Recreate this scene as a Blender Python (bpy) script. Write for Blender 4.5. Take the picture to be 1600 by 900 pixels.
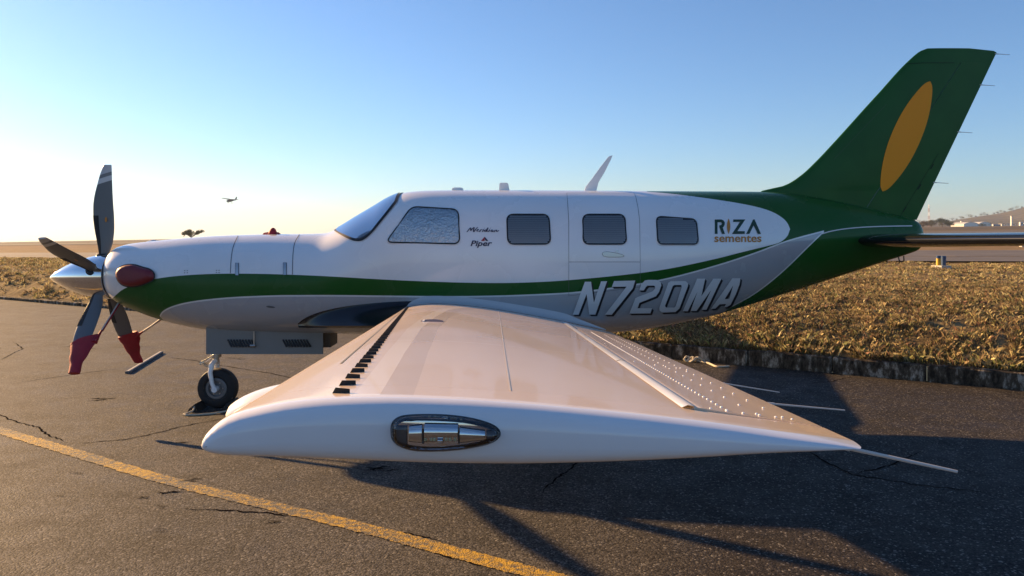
import bpy, bmesh, math, random
import numpy as np
from mathutils import Vector, Matrix, geometry, noise
random.seed(7); rng = np.random.default_rng(7)
for o in list(bpy.data.objects): bpy.data.objects.remove(o)
scene = bpy.context.scene
R = math.radians

# ---------------------------------------------------------------- camera, sky, sun, exposure
F = 1202.0; CX = 800.0; HY = 362.0; H = 1.70          # photo focal length (px), principal column, eye line row, eye height (m)
YC = 7.5                                               # distance of the aircraft's centre line
cam_d = bpy.data.cameras.new('camera'); cam = bpy.data.objects.new('camera', cam_d)
scene.collection.objects.link(cam); scene.camera = cam
cam.location = (0, 0, H); cam.rotation_euler = (R(90), 0, 0)
cam_d.sensor_width = 36; cam_d.lens = 36 * F / 1600; cam_d.shift_y = -(450 - HY) / 1600
cam_d.clip_start = 0.05; cam_d.clip_end = 12000

SUN_AZ = 57.0      # degrees to the left of the view direction
SUN_EL = 17.0
world = bpy.data.worlds.new('World'); scene.world = world; world.use_nodes = True
wn = world.node_tree; wn.nodes.clear()
sky = wn.nodes.new('ShaderNodeTexSky'); sky.sky_type = 'NISHITA'; sky.sun_disc = False
sky.sun_elevation = R(SUN_EL); sky.sun_rotation = R(-SUN_AZ)
sky.altitude = 900; sky.air_density = 1.15; sky.dust_density = 0.6; sky.ozone_density = 5.0
bg = wn.nodes.new('ShaderNodeBackground'); bg.inputs[1].default_value = 0.06
wo = wn.nodes.new('ShaderNodeOutputWorld')
tint = wn.nodes.new('ShaderNodeVectorMath'); tint.operation = 'MULTIPLY'; tint.inputs[1].default_value = (1.0, 1.0, 1.05)
wn.links.new(sky.outputs[0], tint.inputs[0]); wn.links.new(tint.outputs[0], bg.inputs[0]); wn.links.new(bg.outputs[0], wo.inputs[0])
sun_d = bpy.data.lights.new('sun', 'SUN'); sun = bpy.data.objects.new('sun', sun_d); scene.collection.objects.link(sun)
sun_d.energy = 5.0; sun_d.angle = R(0.6); sun_d.color = (1.0, 0.615, 0.27)
SD = Vector((-math.sin(R(SUN_AZ)) * math.cos(R(SUN_EL)), math.cos(R(SUN_AZ)) * math.cos(R(SUN_EL)), math.sin(R(SUN_EL))))
sun.rotation_euler = SD.to_track_quat('Z', 'Y').to_euler()
sun.location = (-20, 12, 10)
vs = scene.view_settings; vs.view_transform = 'Standard'; vs.look = 'None'; vs.exposure = 1.5; vs.gamma = 1.0
scene.render.engine = 'CYCLES'

# ---------------------------------------------------------------- helpers
C = scene.collection
ROOT = Vector((0, YC, 0))
def P(px, py, Y): return ((px - CX) / F * Y, Y, H - (py - HY) / F * Y)
def G(px, py, z=0.0):                                   # pixel -> point on a level plane
    Y = (H - z) * F / (py - HY); return ((px - CX) / F * Y, Y, z)
def link(o, parent=None):
    C.objects.link(o)
    if parent is not None: o.parent = parent
    return o
def tag(o, label=None, cat=None, group=None, kind=None):
    if label: o['label'] = label
    if cat: o['category'] = cat
    if group: o['group'] = group
    if kind: o['kind'] = kind
    return o
def empty(name, loc, parent=None):
    o = bpy.data.objects.new(name, None); o.location = loc; o.empty_display_size = 0.2
    return link(o, parent)
def mk(name, verts, faces, mat, parent=None, off=(0, 0, 0), smooth=True, sharp=35, mats=None, fm=None, weld=False):
    me = bpy.data.meshes.new(name)
    v = np.asarray(verts, float) - np.asarray(off, float)
    me.from_pydata(v.tolist(), [], [list(map(int, f)) for f in faces])
    if weld:
        bm = bmesh.new(); bm.from_mesh(me); bmesh.ops.remove_doubles(bm, verts=bm.verts[:], dist=2e-4); bm.to_mesh(me); bm.free()
    for m in (mats or [mat]): me.materials.append(m)
    if fm is not None: me.polygons.foreach_set('material_index', np.asarray(fm, np.int32))
    if smooth:
        me.polygons.foreach_set('use_smooth', np.ones(len(me.polygons), bool))
        if sharp: me.set_sharp_from_angle(angle=R(sharp))
    me.update()
    return link(bpy.data.objects.new(name, me), parent)
class MB:
    def __init__(s): s.v = []; s.f = []; s.m = []
    def add(s, v, f, m=0):
        b = len(s.v); s.v += [tuple(p) for p in v]; s.f += [[b + i for i in q] for q in f]; s.m += [m] * len(f); return s
    def box(s, c, d, m=0, rot=None):
        x, y, z = (k / 2 for k in d)
        pts = [Vector(p) for p in ((-x,-y,-z),(x,-y,-z),(x,y,-z),(-x,y,-z),(-x,-y,z),(x,-y,z),(x,y,z),(-x,y,z))]
        if rot is not None: pts = [rot @ p for p in pts]
        return s.add([p + Vector(c) for p in pts], [(3,2,1,0),(4,5,6,7),(0,1,5,4),(1,2,6,5),(2,3,7,6),(3,0,4,7)], m)
    def tube(s, pts, r, n=8, m=0, cap=True):
        pts = [Vector(p) for p in pts]; rs = r if hasattr(r, '__len__') else [r] * len(pts)
        vs_ = []; up = Vector((0, 0, 1)); prev = None
        for i, p in enumerate(pts):
            t = (pts[min(i + 1, len(pts) - 1)] - pts[max(i - 1, 0)]).normalized()
            if prev is None:
                a = t.cross(up)
                if a.length < 1e-3: a = t.cross(Vector((1, 0, 0)))
            else: a = prev - t * prev.dot(t)
            a.normalize(); b = t.cross(a); prev = a
            vs_ += [p + (a * math.cos(k * 2 * math.pi / n) + b * math.sin(k * 2 * math.pi / n)) * rs[i] for k in range(n)]
        fs = [[i * n + k, i * n + (k + 1) % n, (i + 1) * n + (k + 1) % n, (i + 1) * n + k] for i in range(len(pts) - 1) for k in range(n)]
        if cap: fs += [list(range(n))[::-1], [(len(pts) - 1) * n + k for k in range(n)]]
        return s.add(vs_, fs, m)
    def lathe(s, prof, origin, axis, n=32, m=0):            # prof: (along axis, radius)
        ax = Vector(axis).normalized(); a = ax.cross(Vector((0, 0, 1)))
        if a.length < 1e-3: a = ax.cross(Vector((1, 0, 0)))
        a.normalize(); b = ax.cross(a); o = Vector(origin)
        v = [o + ax * t + (a * math.cos(k * 2 * math.pi / n) + b * math.sin(k * 2 * math.pi / n)) * r for t, r in prof for k in range(n)]
        f = [[i * n + k, i * n + (k + 1) % n, (i + 1) * n + (k + 1) % n, (i + 1) * n + k] for i in range(len(prof) - 1) for k in range(n)]
        return s.add(v, f, m)
    def build(s, name, mat, parent=None, off=(0, 0, 0), **k):
        mats = k.pop('mats', None)
        return mk(name, s.v, s.f, mat, parent, off, mats=mats, fm=s.m if mats else None, **k)

def nodes(m): return m.node_tree.nodes, m.node_tree.links
def mat(name, col, rough=0.5, metal=0.0, coat=0.0, spec=0.5, noise_amt=0.0, noise_scale=8.0, bump=0.0, bump_scale=60.0, coat_rough=0.04):
    m = bpy.data.materials.new(name); m.use_nodes = True
    N, L = nodes(m); b = N['Principled BSDF']
    b.inputs['Base Color'].default_value = (*col, 1); b.inputs['Roughness'].default_value = rough
    b.inputs['Metallic'].default_value = metal; b.inputs['Coat Weight'].default_value = coat
    b.inputs['Coat Roughness'].default_value = coat_rough; b.inputs['Specular IOR Level'].default_value = spec
    tc = N.new('ShaderNodeTexCoord')
    if noise_amt:
        t = N.new('ShaderNodeTexNoise'); t.inputs['Scale'].default_value = noise_scale; t.inputs['Detail'].default_value = 5
        L.new(tc.outputs['Object'], t.inputs['Vector'])
        r = N.new('ShaderNodeMapRange'); r.inputs[1].default_value = 0.25; r.inputs[2].default_value = 0.75
        r.inputs[3].default_value = 1 - noise_amt; r.inputs[4].default_value = 1 + noise_amt
        L.new(t.outputs['Fac'], r.inputs[0])
        x = N.new('ShaderNodeVectorMath'); x.operation = 'SCALE'; x.inputs[0].default_value = col
        L.new(r.outputs[0], x.inputs['Scale']); L.new(x.outputs[0], b.inputs['Base Color'])
    if bump:
        t2 = N.new('ShaderNodeTexNoise'); t2.inputs['Scale'].default_value = bump_scale; t2.inputs['Detail'].default_value = 4
        L.new(tc.outputs['Object'], t2.inputs['Vector'])
        bp = N.new('ShaderNodeBump'); bp.inputs['Strength'].default_value = bump; bp.inputs['Distance'].default_value = 0.01
        L.new(t2.outputs['Fac'], bp.inputs['Height']); L.new(bp.outputs[0], b.inputs['Normal'])
    return m
def math_node(N, L, op, a, b=None, clamp=False):
    n = N.new('ShaderNodeMath'); n.operation = op; n.use_clamp = clamp
    for i, v in enumerate((a, b)):
        if v is None: continue
        if isinstance(v, (int, float)): n.inputs[i].default_value = v
        else: L.new(v, n.inputs[i])
    return n.outputs[0]
def mixc(N, L, fac, a, b):
    n = N.new('ShaderNodeMix'); n.data_type = 'RGBA'
    for i, v in ((0, fac), (6, a), (7, b)):
        if isinstance(v, (int, float)): n.inputs[i].default_value = v
        elif isinstance(v, tuple): n.inputs[i].default_value = (*v, 1)
        else: L.new(v, n.inputs[i])
    return n.outputs[2]
def fcurve(N, L, xin, xs, ys):                           # piecewise curve y(x) as a Float Curve node with its own range
    xs = np.asarray(xs, float); ys = np.asarray(ys, float)
    x0, x1 = xs.min(), xs.max(); y0, y1 = ys.min() - 1e-4, ys.max() + 1e-4
    mr = N.new('ShaderNodeMapRange'); mr.clamp = True
    L.new(xin, mr.inputs[0]); mr.inputs[1].default_value = x0; mr.inputs[2].default_value = x1
    fc = N.new('ShaderNodeFloatCurve'); cu = fc.mapping.curves[0]
    pts = sorted(zip((xs - x0) / (x1 - x0), (ys - y0) / (y1 - y0)))
    cu.points[0].location = pts[0]; cu.points[1].location = pts[-1]
    for p in pts[1:-1]: cu.points.new(*p)
    for p in cu.points: p.handle_type = 'VECTOR'
    fc.mapping.update(); L.new(mr.outputs[0], fc.inputs['Value'])
    m2 = N.new('ShaderNodeMapRange'); m2.clamp = False
    L.new(fc.outputs[0], m2.inputs[0]); m2.inputs[3].default_value = y0; m2.inputs[4].default_value = y1
    return m2.outputs[0]

def pchip(xs, ys):
    xs = np.asarray(xs, float); ys = np.asarray(ys, float); h = np.diff(xs); d = np.diff(ys) / h
    m = np.zeros_like(ys); m[0], m[-1] = d[0], d[-1]
    for i in range(1, len(xs) - 1):
        if d[i - 1] * d[i] > 0:
            w1, w2 = 2 * h[i] + h[i - 1], h[i] + 2 * h[i - 1]; m[i] = (w1 + w2) / (w1 / d[i - 1] + w2 / d[i])
    def f(x):
        x = np.clip(np.asarray(x, float), xs[0], xs[-1]); i = np.clip(np.searchsorted(xs, x) - 1, 0, len(xs) - 2)
        t = (x - xs[i]) / h[i]
        return ((2*t**3 - 3*t**2 + 1) * ys[i] + (t**3 - 2*t**2 + t) * h[i] * m[i] + (-2*t**3 + 3*t**2) * ys[i+1] + (t**3 - t**2) * h[i] * m[i+1])
    return f
def round_poly(pts, r, n=5):
    out = []; k = len(pts)
    for i in range(k):
        p = Vector(pts[i]); a = Vector(pts[i - 1]) - p; b = Vector(pts[(i + 1) % k]) - p
        rr = min(r, a.length * .45, b.length * .45); a = p + a.normalized() * rr; b = p + b.normalized() * rr
        for j in range(n + 1):
            t = j / n; out.append(tuple(a * (1 - t) ** 2 + p * 2 * t * (1 - t) + b * t * t))
    return out
def offset_poly(pts, d):
    A = sum(pts[i - 1][0] * pts[i][1] - pts[i][0] * pts[i - 1][1] for i in range(len(pts)))
    s = 1 if A > 0 else -1; out = []
    for i in range(len(pts)):
        p0, p1, p2 = Vector(pts[i - 1]), Vector(pts[i]), Vector(pts[(i + 1) % len(pts)])
        t = ((p1 - p0).normalized() + (p2 - p1).normalized()).normalized()
        out.append((p1.x + t.y * s * d, p1.y - t.x * s * d))
    return out
def smooth_poly(pts, it=2, closed=True):
    for _ in range(it):
        q = []; k = len(pts); rngk = range(k) if closed else range(k - 1)
        if not closed: q.append(pts[0])
        for i in rngk:
            a, b = pts[i], pts[(i + 1) % k]
            q += [(a[0]*.75 + b[0]*.25, a[1]*.75 + b[1]*.25), (a[0]*.25 + b[0]*.75, a[1]*.25 + b[1]*.75)]
        if not closed: q.append(pts[-1])
        pts = q
    return pts
def tess(outer, holes=(), step=None):                     # 2-D polygon (with holes), cut on a grid
    loops = [[Vector((x, y, 0)) for x, y in l] for l in [outer, *holes]]
    flat = [p for l in loops for p in l]; tris = geometry.tessellate_polygon(loops)
    bm = bmesh.new(); vv = [bm.verts.new(p) for p in flat]
    for t in tris:
        try: bm.faces.new([vv[i] for i in t])
        except ValueError: pass
    if step:
        for ax in (0, 1):
            lo = min(p[ax] for p in flat); hi = max(p[ax] for p in flat); k = math.ceil(lo / step) * step
            while k < hi:
                no = (1, 0, 0) if ax == 0 else (0, 1, 0); co = (k, 0, 0) if ax == 0 else (0, k, 0)
                bmesh.ops.bisect_plane(bm, geom=bm.verts[:] + bm.edges[:] + bm.faces[:], plane_co=co, plane_no=no); k += step
    bmesh.ops.remove_doubles(bm, verts=bm.verts[:], dist=1e-4); bm.verts.index_update()
    v = [(p.co.x, p.co.y) for p in bm.verts]; f = [[q.index for q in g.verts] for g in bm.faces]; bm.free()
    return np.array(v), f
def text_mesh(body, shear=0.0, bold=0.0):
    cu = bpy.data.curves.new('lettering', 'FONT'); cu.body = body; cu.shear = shear; cu.offset = bold; cu.resolution_u = 3
    ob = bpy.data.objects.new('lettering', cu); C.objects.link(ob)
    dg = bpy.context.evaluated_depsgraph_get(); me = bpy.data.meshes.new_from_object(ob.evaluated_get(dg))
    v = np.array([q.co[:2] for q in me.vertices]); f = [list(p.vertices) for p in me.polygons]
    bpy.data.objects.remove(ob); bpy.data.curves.remove(cu); bpy.data.meshes.remove(me)
    return v, f

# ---------------------------------------------------------------- terrain frame (kerb direction)
U = np.array((0.855, -0.518)); NN = np.array((0.518, 0.855)); KP = 9.88
def sp(x, y): return U[0] * x + U[1] * y, NN[0] * x + NN[1] * y
def xy(s, p): return U[0] * s + NN[0] * p, U[1] * s + NN[1] * p
bank = pchip([0, .12, .5, 1.0, 1.7, 3.0, 6, 15, 45, 4000], [.13, .17, .33, .50, .62, .70, .75, .80, .80, .80])
def vnoise(x, y, s, seed=0.0): return np.array([noise.noise((a * s + seed, b * s, seed)) for a, b in zip(np.ravel(x), np.ravel(y))]).reshape(np.shape(x))
def tz(s, p, lump=True):
    s = np.asarray(s, float); p = np.asarray(p, float); q = p - KP
    z = bank(np.clip(q, 0, 3999)) + .0155 * s * np.clip(q / 14, 0, 1) + np.clip(p - 45, 0, None) * .0076
    z = z - .11 * np.clip((-9 - s) / 5, 0, 1) * np.exp(-np.clip(q, 0, 50) / .8)
    if lump:
        a = np.clip(q / 1.0, 0, 1) * np.clip((30 - q) / 15, 0, 1)
        z = z + a * (.07 * vnoise(s, p, .9) + .045 * vnoise(s, p, 2.3, 5.1))
    return z
# ---------------------------------------------------------------- ground materials
def asphalt_mat(name, base, patch, far=False):
    m = bpy.data.materials.new(name); m.use_nodes = True; N, L = nodes(m); b = N['Principled BSDF']
    tc = N.new('ShaderNodeTexCoord')
    def nz(scale, det=6, rough=.6):
        t = N.new('ShaderNodeTexNoise'); t.inputs['Scale'].default_value = scale; t.inputs['Detail'].default_value = det
        t.inputs['Roughness'].default_value = rough; L.new(tc.outputs['Object'], t.inputs['Vector']); return t.outputs['Fac']
    def rmp(x, a, b_, c, d):
        r = N.new('ShaderNodeMapRange'); L.new(x, r.inputs[0])
        for i, v in enumerate((a, b_, c, d)): r.inputs[i + 1].default_value = v
        return r.outputs[0]
    big = rmp(nz(.28, 5), .38, .62, 0, 1); mid = rmp(nz(2.3, 6), .3, .7, .72, 1.25)
    col = mixc(N, L, big, base, patch)
    sx = N.new('ShaderNodeSeparateXYZ'); L.new(tc.outputs['Object'], sx.inputs[0])          # shadow tone on the tail side of the stand, put into the asphalt colour
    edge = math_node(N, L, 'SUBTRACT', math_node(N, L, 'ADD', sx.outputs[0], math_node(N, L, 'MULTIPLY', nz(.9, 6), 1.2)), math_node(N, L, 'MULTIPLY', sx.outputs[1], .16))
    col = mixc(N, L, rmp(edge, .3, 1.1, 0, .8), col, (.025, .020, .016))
    vo = N.new('ShaderNodeTexVoronoi'); vo.inputs['Scale'].default_value = 95; L.new(tc.outputs['Object'], vo.inputs['Vector'])
    hs = N.new('ShaderNodeSeparateColor'); L.new(vo.outputs['Color'], hs.inputs[0])
    peb = rmp(hs.outputs[0], .0, 1.0, .42, 1.75)
    stone = rmp(hs.outputs[1], .90, .98, 0, .6)
    gap = rmp(vo.outputs['Distance'], .35, .75, 1.0, .45)
    sc = N.new('ShaderNodeVectorMath'); sc.operation = 'SCALE'; L.new(col, sc.inputs[0])
    L.new(math_node(N, L, 'MULTIPLY', math_node(N, L, 'MULTIPLY', mid, peb), gap), sc.inputs['Scale'])
    col2 = mixc(N, L, stone, sc.outputs[0], (.28, .26, .23))
    oil = rmp(nz(.9, 3, .5), .66, .74, 0, .45)
    col3 = mixc(N, L, oil, col2, (.025, .022, .02))
    L.new(col3, b.inputs['Base Color'])
    L.new(rmp(nz(3.5), .3, .7, .62, .9), b.inputs['Roughness']); b.inputs['Specular IOR Level'].default_value = .2
    h = math_node(N, L, 'SUBTRACT', math_node(N, L, 'MULTIPLY', nz(22, 4), .5), math_node(N, L, 'MULTIPLY', vo.outputs['Distance'], .9))
    bp = N.new('ShaderNodeBump'); bp.inputs['Strength'].default_value = .45; bp.inputs['Distance'].default_value = .005
    L.new(h, bp.inputs['Height']); L.new(bp.outputs[0], b.inputs['Normal'])
    return m
M = {}
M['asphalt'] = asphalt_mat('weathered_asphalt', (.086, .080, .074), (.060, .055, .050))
M['taxi'] = mat('taxiway_asphalt', (.10, .088, .078), .8, noise_amt=.3, noise_scale=.6)
M['crack'] = mat('crack_void', (.012, .010, .009), 1.0, spec=0)
def paint_line_mat():
    m = mat('worn_yellow_paint', (.42, .26, .02), .75); N, L = nodes(m); b = N['Principled BSDF']
    tc = N.new('ShaderNodeTexCoord'); t = N.new('ShaderNodeTexNoise'); t.inputs['Scale'].default_value = 26; t.inputs['Detail'].default_value = 8; t.inputs['Roughness'].default_value = .75
    L.new(tc.outputs['Object'], t.inputs['Vector'])
    t2 = N.new('ShaderNodeTexNoise'); t2.inputs['Scale'].default_value = 1.4; L.new(tc.outputs['Object'], t2.inputs['Vector'])
    s = math_node(N, L, 'ADD', t.outputs['Fac'], math_node(N, L, 'MULTIPLY', t2.outputs['Fac'], .35))
    r = N.new('ShaderNodeMapRange'); r.inputs[1].default_value = .57; r.inputs[2].default_value = .74; L.new(s, r.inputs[0])
    vo = N.new('ShaderNodeTexVoronoi'); vo.inputs['Scale'].default_value = 95; L.new(tc.outputs['Object'], vo.inputs['Vector'])
    L.new(mixc(N, L, r.outputs[0], (.47, .275, .018), (.085, .078, .066)), b.inputs['Base Color'])
    bp = N.new('ShaderNodeBump'); bp.inputs['Strength'].default_value = .5; bp.inputs['Distance'].default_value = .006; bp.invert = True
    L.new(vo.outputs['Distance'], bp.inputs['Height']); L.new(bp.outputs[0], b.inputs['Normal'])
    return m
M['yellow'] = paint_line_mat()
def terrain_mat():
    m = bpy.data.materials.new('dry_grass_ground'); m.use_nodes = True; N, L = nodes(m); b = N['Principled BSDF']
    b.inputs['Roughness'].default_value = .95; b.inputs['Specular IOR Level'].default_value = .1
    tc = N.new('ShaderNodeTexCoord')
    def nz(scale, det=7):
        t = N.new('ShaderNodeTexNoise'); t.inputs['Scale'].default_value = scale; t.inputs['Detail'].default_value = det; t.inputs['Roughness'].default_value = .65
        L.new(tc.outputs['Object'], t.inputs['Vector']); return t.outputs['Fac']
    r = N.new('ShaderNodeValToRGB'); e = r.color_ramp.elements
    e[0].position = .3; e[0].color = (.07, .052, .028, 1); e[1].position = .72; e[1].color = (.32, .245, .12, 1)
    n = e.new(.5); n.color = (.19, .135, .068, 1)
    L.new(nz(3.2), r.inputs[0])
    dot = N.new('ShaderNodeVectorMath'); dot.operation = 'DOT_PRODUCT'; dot.inputs[1].default_value = (NN[0], NN[1], 0); L.new(tc.outputs['Object'], dot.inputs[0])
    p = math_node(N, L, 'ADD', dot.outputs['Value'], math_node(N, L, 'MULTIPLY', nz(.05, 4), 22))
    fr = N.new('ShaderNodeValToRGB'); q = fr.color_ramp.elements           # far belts of straw, red dirt and dull grass along the airfield
    q[0].position = 0; q[0].color = (.26, .19, .09, 1); q[1].position = 1; q[1].color = (.10, .085, .06, 1)
    for po, c in ((.05, (.22, .16, .085)), (.12, (.19, .12, .075)), (.16, (.085, .07, .05)), (.24, (.15, .115, .075)), (.32, (.09, .08, .065)), (.55, (.12, .095, .065))):
        k = q.new(po); k.color = (*c, 1)
    L.new(math_node(N, L, 'DIVIDE', p, 900.0), fr.inputs[0])
    f2 = N.new('ShaderNodeMapRange'); L.new(nz(.35), f2.inputs[0]); f2.inputs[1].default_value = .3; f2.inputs[2].default_value = .7; f2.inputs[3].default_value = .7; f2.inputs[4].default_value = 1.3
    sc = N.new('ShaderNodeVectorMath'); sc.operation = 'SCALE'; L.new(fr.outputs[0], sc.inputs[0]); L.new(f2.outputs[0], sc.inputs['Scale'])
    fm = N.new('ShaderNodeMapRange'); L.new(dot.outputs['Value'], fm.inputs[0]); fm.inputs[1].default_value = 26; fm.inputs[2].default_value = 50
    L.new(mixc(N, L, fm.outputs[0], r.outputs[0], sc.outputs[0]), b.inputs['Base Color'])
    bp = N.new('ShaderNodeBump'); bp.inputs['Strength'].default_value = .8; bp.inputs['Distance'].default_value = .05
    L.new(nz(9), bp.inputs['Height']); L.new(bp.outputs[0], b.inputs['Normal'])
    return m
M['terrain'] = terrain_mat()

# ---------------------------------------------------------------- ground sheets
ss = np.unique(np.concatenate([np.linspace(-2600, -120, 40), np.linspace(-120, -48, 40), np.arange(-48, 16, .4), np.linspace(16, 60, 30), np.linspace(60, 1500, 40)]))
pp = np.unique(np.concatenate([KP + .10 + np.arange(0, 9, .22), KP + 9 + np.arange(0, 9, .5), np.linspace(28.5, 60, 30), np.geomspace(60, 4200, 60)]))
S_, P_ = np.meshgrid(ss, pp, indexing='ij'); X_, Y_ = xy(S_, P_); Z_ = tz(S_, P_)
nS, nP = len(ss), len(pp)
tv = np.stack([X_, Y_, Z_], -1).reshape(-1, 3)
tf = [(i * nP + j, (i + 1) * nP + j, (i + 1) * nP + j + 1, i * nP + j + 1) for i in range(nS - 1) for j in range(nP - 1)]
terrain = tag(mk('grass_field', tv, tf, M['terrain'], sharp=None), kind='structure')
a = [xy(s, p) for s, p in ((-160, -70), (90, -70), (90, KP + .06), (-160, KP + .06))]
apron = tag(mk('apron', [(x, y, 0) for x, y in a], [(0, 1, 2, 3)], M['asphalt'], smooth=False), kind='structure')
def strip(name, p0, p1, m, lift, s0=-900, s1=500, parent=None, n=160, np_=6):
    sv = np.sort(np.unique(np.concatenate([np.linspace(s0, s1, n), np.linspace(max(s0, -90), min(s1, 50), n)]))); pv = np.linspace(p0, p1, np_)
    a_, b_ = np.meshgrid(sv, pv, indexing='ij'); x, y = xy(a_, b_); z = tz(a_, b_, False) + lift
    return mk(name, np.stack([x, y, z], -1).reshape(-1, 3), [(i * np_ + j, (i + 1) * np_ + j, (i + 1) * np_ + j + 1, i * np_ + j + 1) for i in range(len(sv) - 1) for j in range(np_ - 1)], m, parent, sharp=None)
taxi = tag(strip('taxiway', 25.3, 40.5, M['taxi'], .07), kind='structure')
strip('centre_line', 30.0, 30.22, M['yellow'], .078, parent=taxi, np_=2)
rw = tag(strip('runway', 128, 170, M['taxi'], .09), kind='structure')

# painted taxi line and cracks on the apron
def ribbon(pts, w, z, name, m, parent):
    v = []; f = []
    for i, p in enumerate(pts):
        a_ = Vector(pts[max(i - 1, 0)][:2]); b_ = Vector(pts[min(i + 1, len(pts) - 1)][:2]); t = (b_ - a_).normalized()
        ww = w[i] if hasattr(w, '__len__') else w
        n = Vector((-t.y, t.x)) * ww / 2; v += [(p[0] - n.x, p[1] - n.y, z), (p[0] + n.x, p[1] + n.y, z)]
        if i: f.append((2 * i - 2, 2 * i - 1, 2 * i + 1, 2 * i))
    return mk(name, v, f, m, parent, smooth=False)
def jag(pts, k, amp):
    out = []
    for i in range(len(pts) - 1):
        for j in range(k):
            t = j / k; out.append([pts[i][0] * (1 - t) + pts[i + 1][0] * t, pts[i][1] * (1 - t) + pts[i + 1][1] * t])
    out.append(list(pts[-1])); n = len(out)
    for i in range(1, n - 1): out[i][0] += random.uniform(-amp, amp); out[i][1] += random.uniform(-amp, amp)
    return out
yl = smooth_poly([(-120, 637), (0, 673), (120, 709), (260, 752), (420, 790), (560, 823), (700, 861), (845, 899), (1000, 938)], 2, closed=False)
ylg = jag([G(x, y)[:2] for x, y in yl], 10, .003)
ribbon(ylg, [.125 + random.uniform(-.016, .010) for _ in ylg], .004, 'painted_line', M['yellow'], apron)
CR = [[(-20, 640), (15, 655), (40, 663), (60, 668), (75, 680), (105, 691)], [(120, 693), (190, 688), (240, 678), (290, 665), (350, 655), (420, 648)],
      [(20, 599), (110, 586), (200, 574)], [(0, 563), (20, 552), (36, 545), (20, 534)], [(262, 558), (300, 563), (350, 572), (420, 583), (470, 594)],
      [(285, 795), (360, 798), (430, 803), (500, 812), (570, 823), (640, 835), (690, 846)], [(1210, 688), (1260, 705), (1330, 742), (1450, 760), (1560, 772)],
      [(845, 772), (870, 748), (905, 720), (960, 700)], [(675, 865), (740, 880), (800, 890), (850, 896)], [(1250, 600), (1300, 596), (1340, 586)], [(1330, 742), (1390, 728), (1440, 705)],
      [(60, 480), (120, 470), (190, 472)], [(80, 540), (150, 545), (260, 540)]]
PH = [(120, 742, 16), (94, 777, 14), (275, 768, 34), (300, 752, 22), (252, 793, 16), (425, 815, 24), (222, 778, 24), (250, 830, 12), (600, 732, 50), (275, 690, 36), (160, 625, 40), (370, 560, 40)]
for c in CR:
    g = jag([G(*q)[:2] for q in c], 9, .012)
    ribbon(g, [max(.0015, .014 * min(1, (min(i, len(g) - 1 - i) + .4) / 5) * random.uniform(.4, 1.3)) for i in range(len(g))], .0025 + random.random() * .0008, 'pavement_crack', M['crack'], apron)
for x, y, w in PH:                                        # shallow frayed chips along the cracks
    for k in range(3):
        gx, gy = G(x + random.uniform(-.4, .4) * w, y + random.uniform(-3, 3))[:2]; r = w * .011 * random.uniform(.25, .6) / 10
        g = jag([(gx - 4 * r, gy - r), (gx, gy + r * random.uniform(-1, 1)), (gx + 4 * r, gy + r)], 4, r * .7)
        ribbon(g, [max(.002, r * 1.1 * math.sin(math.pi * (i + .3) / len(g)) * random.uniform(.4, 1.2)) for i in range(len(g))], .0034 + k * .0003, 'pavement_chip', M['crack'], apron)

# ---------------------------------------------------------------- kerb of concrete blocks
def kerb_mat():
    m = mat('mouldy_kerb_concrete', (.2, .19, .17), .95, spec=.1); N, L = nodes(m); b = N['Principled BSDF']; tc = N.new('ShaderNodeTexCoord')
    t = N.new('ShaderNodeTexNoise'); t.inputs['Scale'].default_value = 7; t.inputs['Detail'].default_value = 9; t.inputs['Roughness'].default_value = .72
    ge = N.new('ShaderNodeNewGeometry'); mp = N.new('ShaderNodeMapping'); mp.inputs['Scale'].default_value = (1.6, 1.6, .7); L.new(ge.outputs['Position'], mp.inputs[0]); L.new(mp.outputs[0], t.inputs['Vector'])
    r = N.new('ShaderNodeValToRGB'); e = r.color_ramp.elements
    e[0].position = .40; e[0].color = (.025, .021, .017, 1); e[1].position = .66; e[1].color = (.42, .39, .34, 1); k = e.new(.52); k.color = (.085, .07, .054, 1)
    L.new(t.outputs['Fac'], r.inputs[0]); L.new(r.outputs[0], b.inputs['Base Color'])
    bp = N.new('ShaderNodeBump'); bp.inputs['Strength'].default_value = .8; bp.inputs['Distance'].default_value = .015; L.new(t.outputs['Fac'], bp.inputs['Height']); L.new(bp.outputs[0], b.inputs['Normal'])
    return m
M['kerb'] = kerb_mat()
kerb = tag(empty('kerb', (*xy(0, KP), 0)), kind='structure')
def kerb_mesh(Ln, seed):
    bm = bmesh.new(); rr = random.Random(seed)
    bmesh.ops.create_cube(bm, size=1); bmesh.ops.scale(bm, vec=(Ln, .15, .21), verts=bm.verts)
    bmesh.ops.subdivide_edges(bm, edges=[e for e in bm.edges if abs((e.verts[0].co - e.verts[1].co).x) > .5], cuts=5)
    bmesh.ops.bevel(bm, geom=[e for e in bm.edges if len(e.link_faces) == 2 and e.calc_face_angle(0) > .5], offset=.014, segments=1, affect='EDGES')
    for v in bm.verts: v.co += Vector((rr.uniform(-.003, .003), rr.uniform(-.006, .006), rr.uniform(-.006, .006)))
    me = bpy.data.meshes.new('kerb_block'); bm.to_mesh(me); bm.free(); me.materials.append(M['kerb']); return me
kms = [kerb_mesh(.985, k) for k in range(5)]
ang = math.atan2(U[1], U[0])
for i, s in enumerate(np.arange(-31, 15, 1.0)):
    o = bpy.data.objects.new('kerb_block', kms[i % 5]); x, y = xy(s, KP + .075 + random.uniform(-.008, .008))
    kx, ky = xy(0, KP); o.location = (x - kx, y - ky, .09 - .12 * min(1, max(0, (-9 - s) / 5)) + random.uniform(-.008, .008)); o.rotation_euler = (random.uniform(-.02, .02), random.uniform(-.008, .008), ang + random.uniform(-.006, .006)); link(o, kerb)

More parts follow.
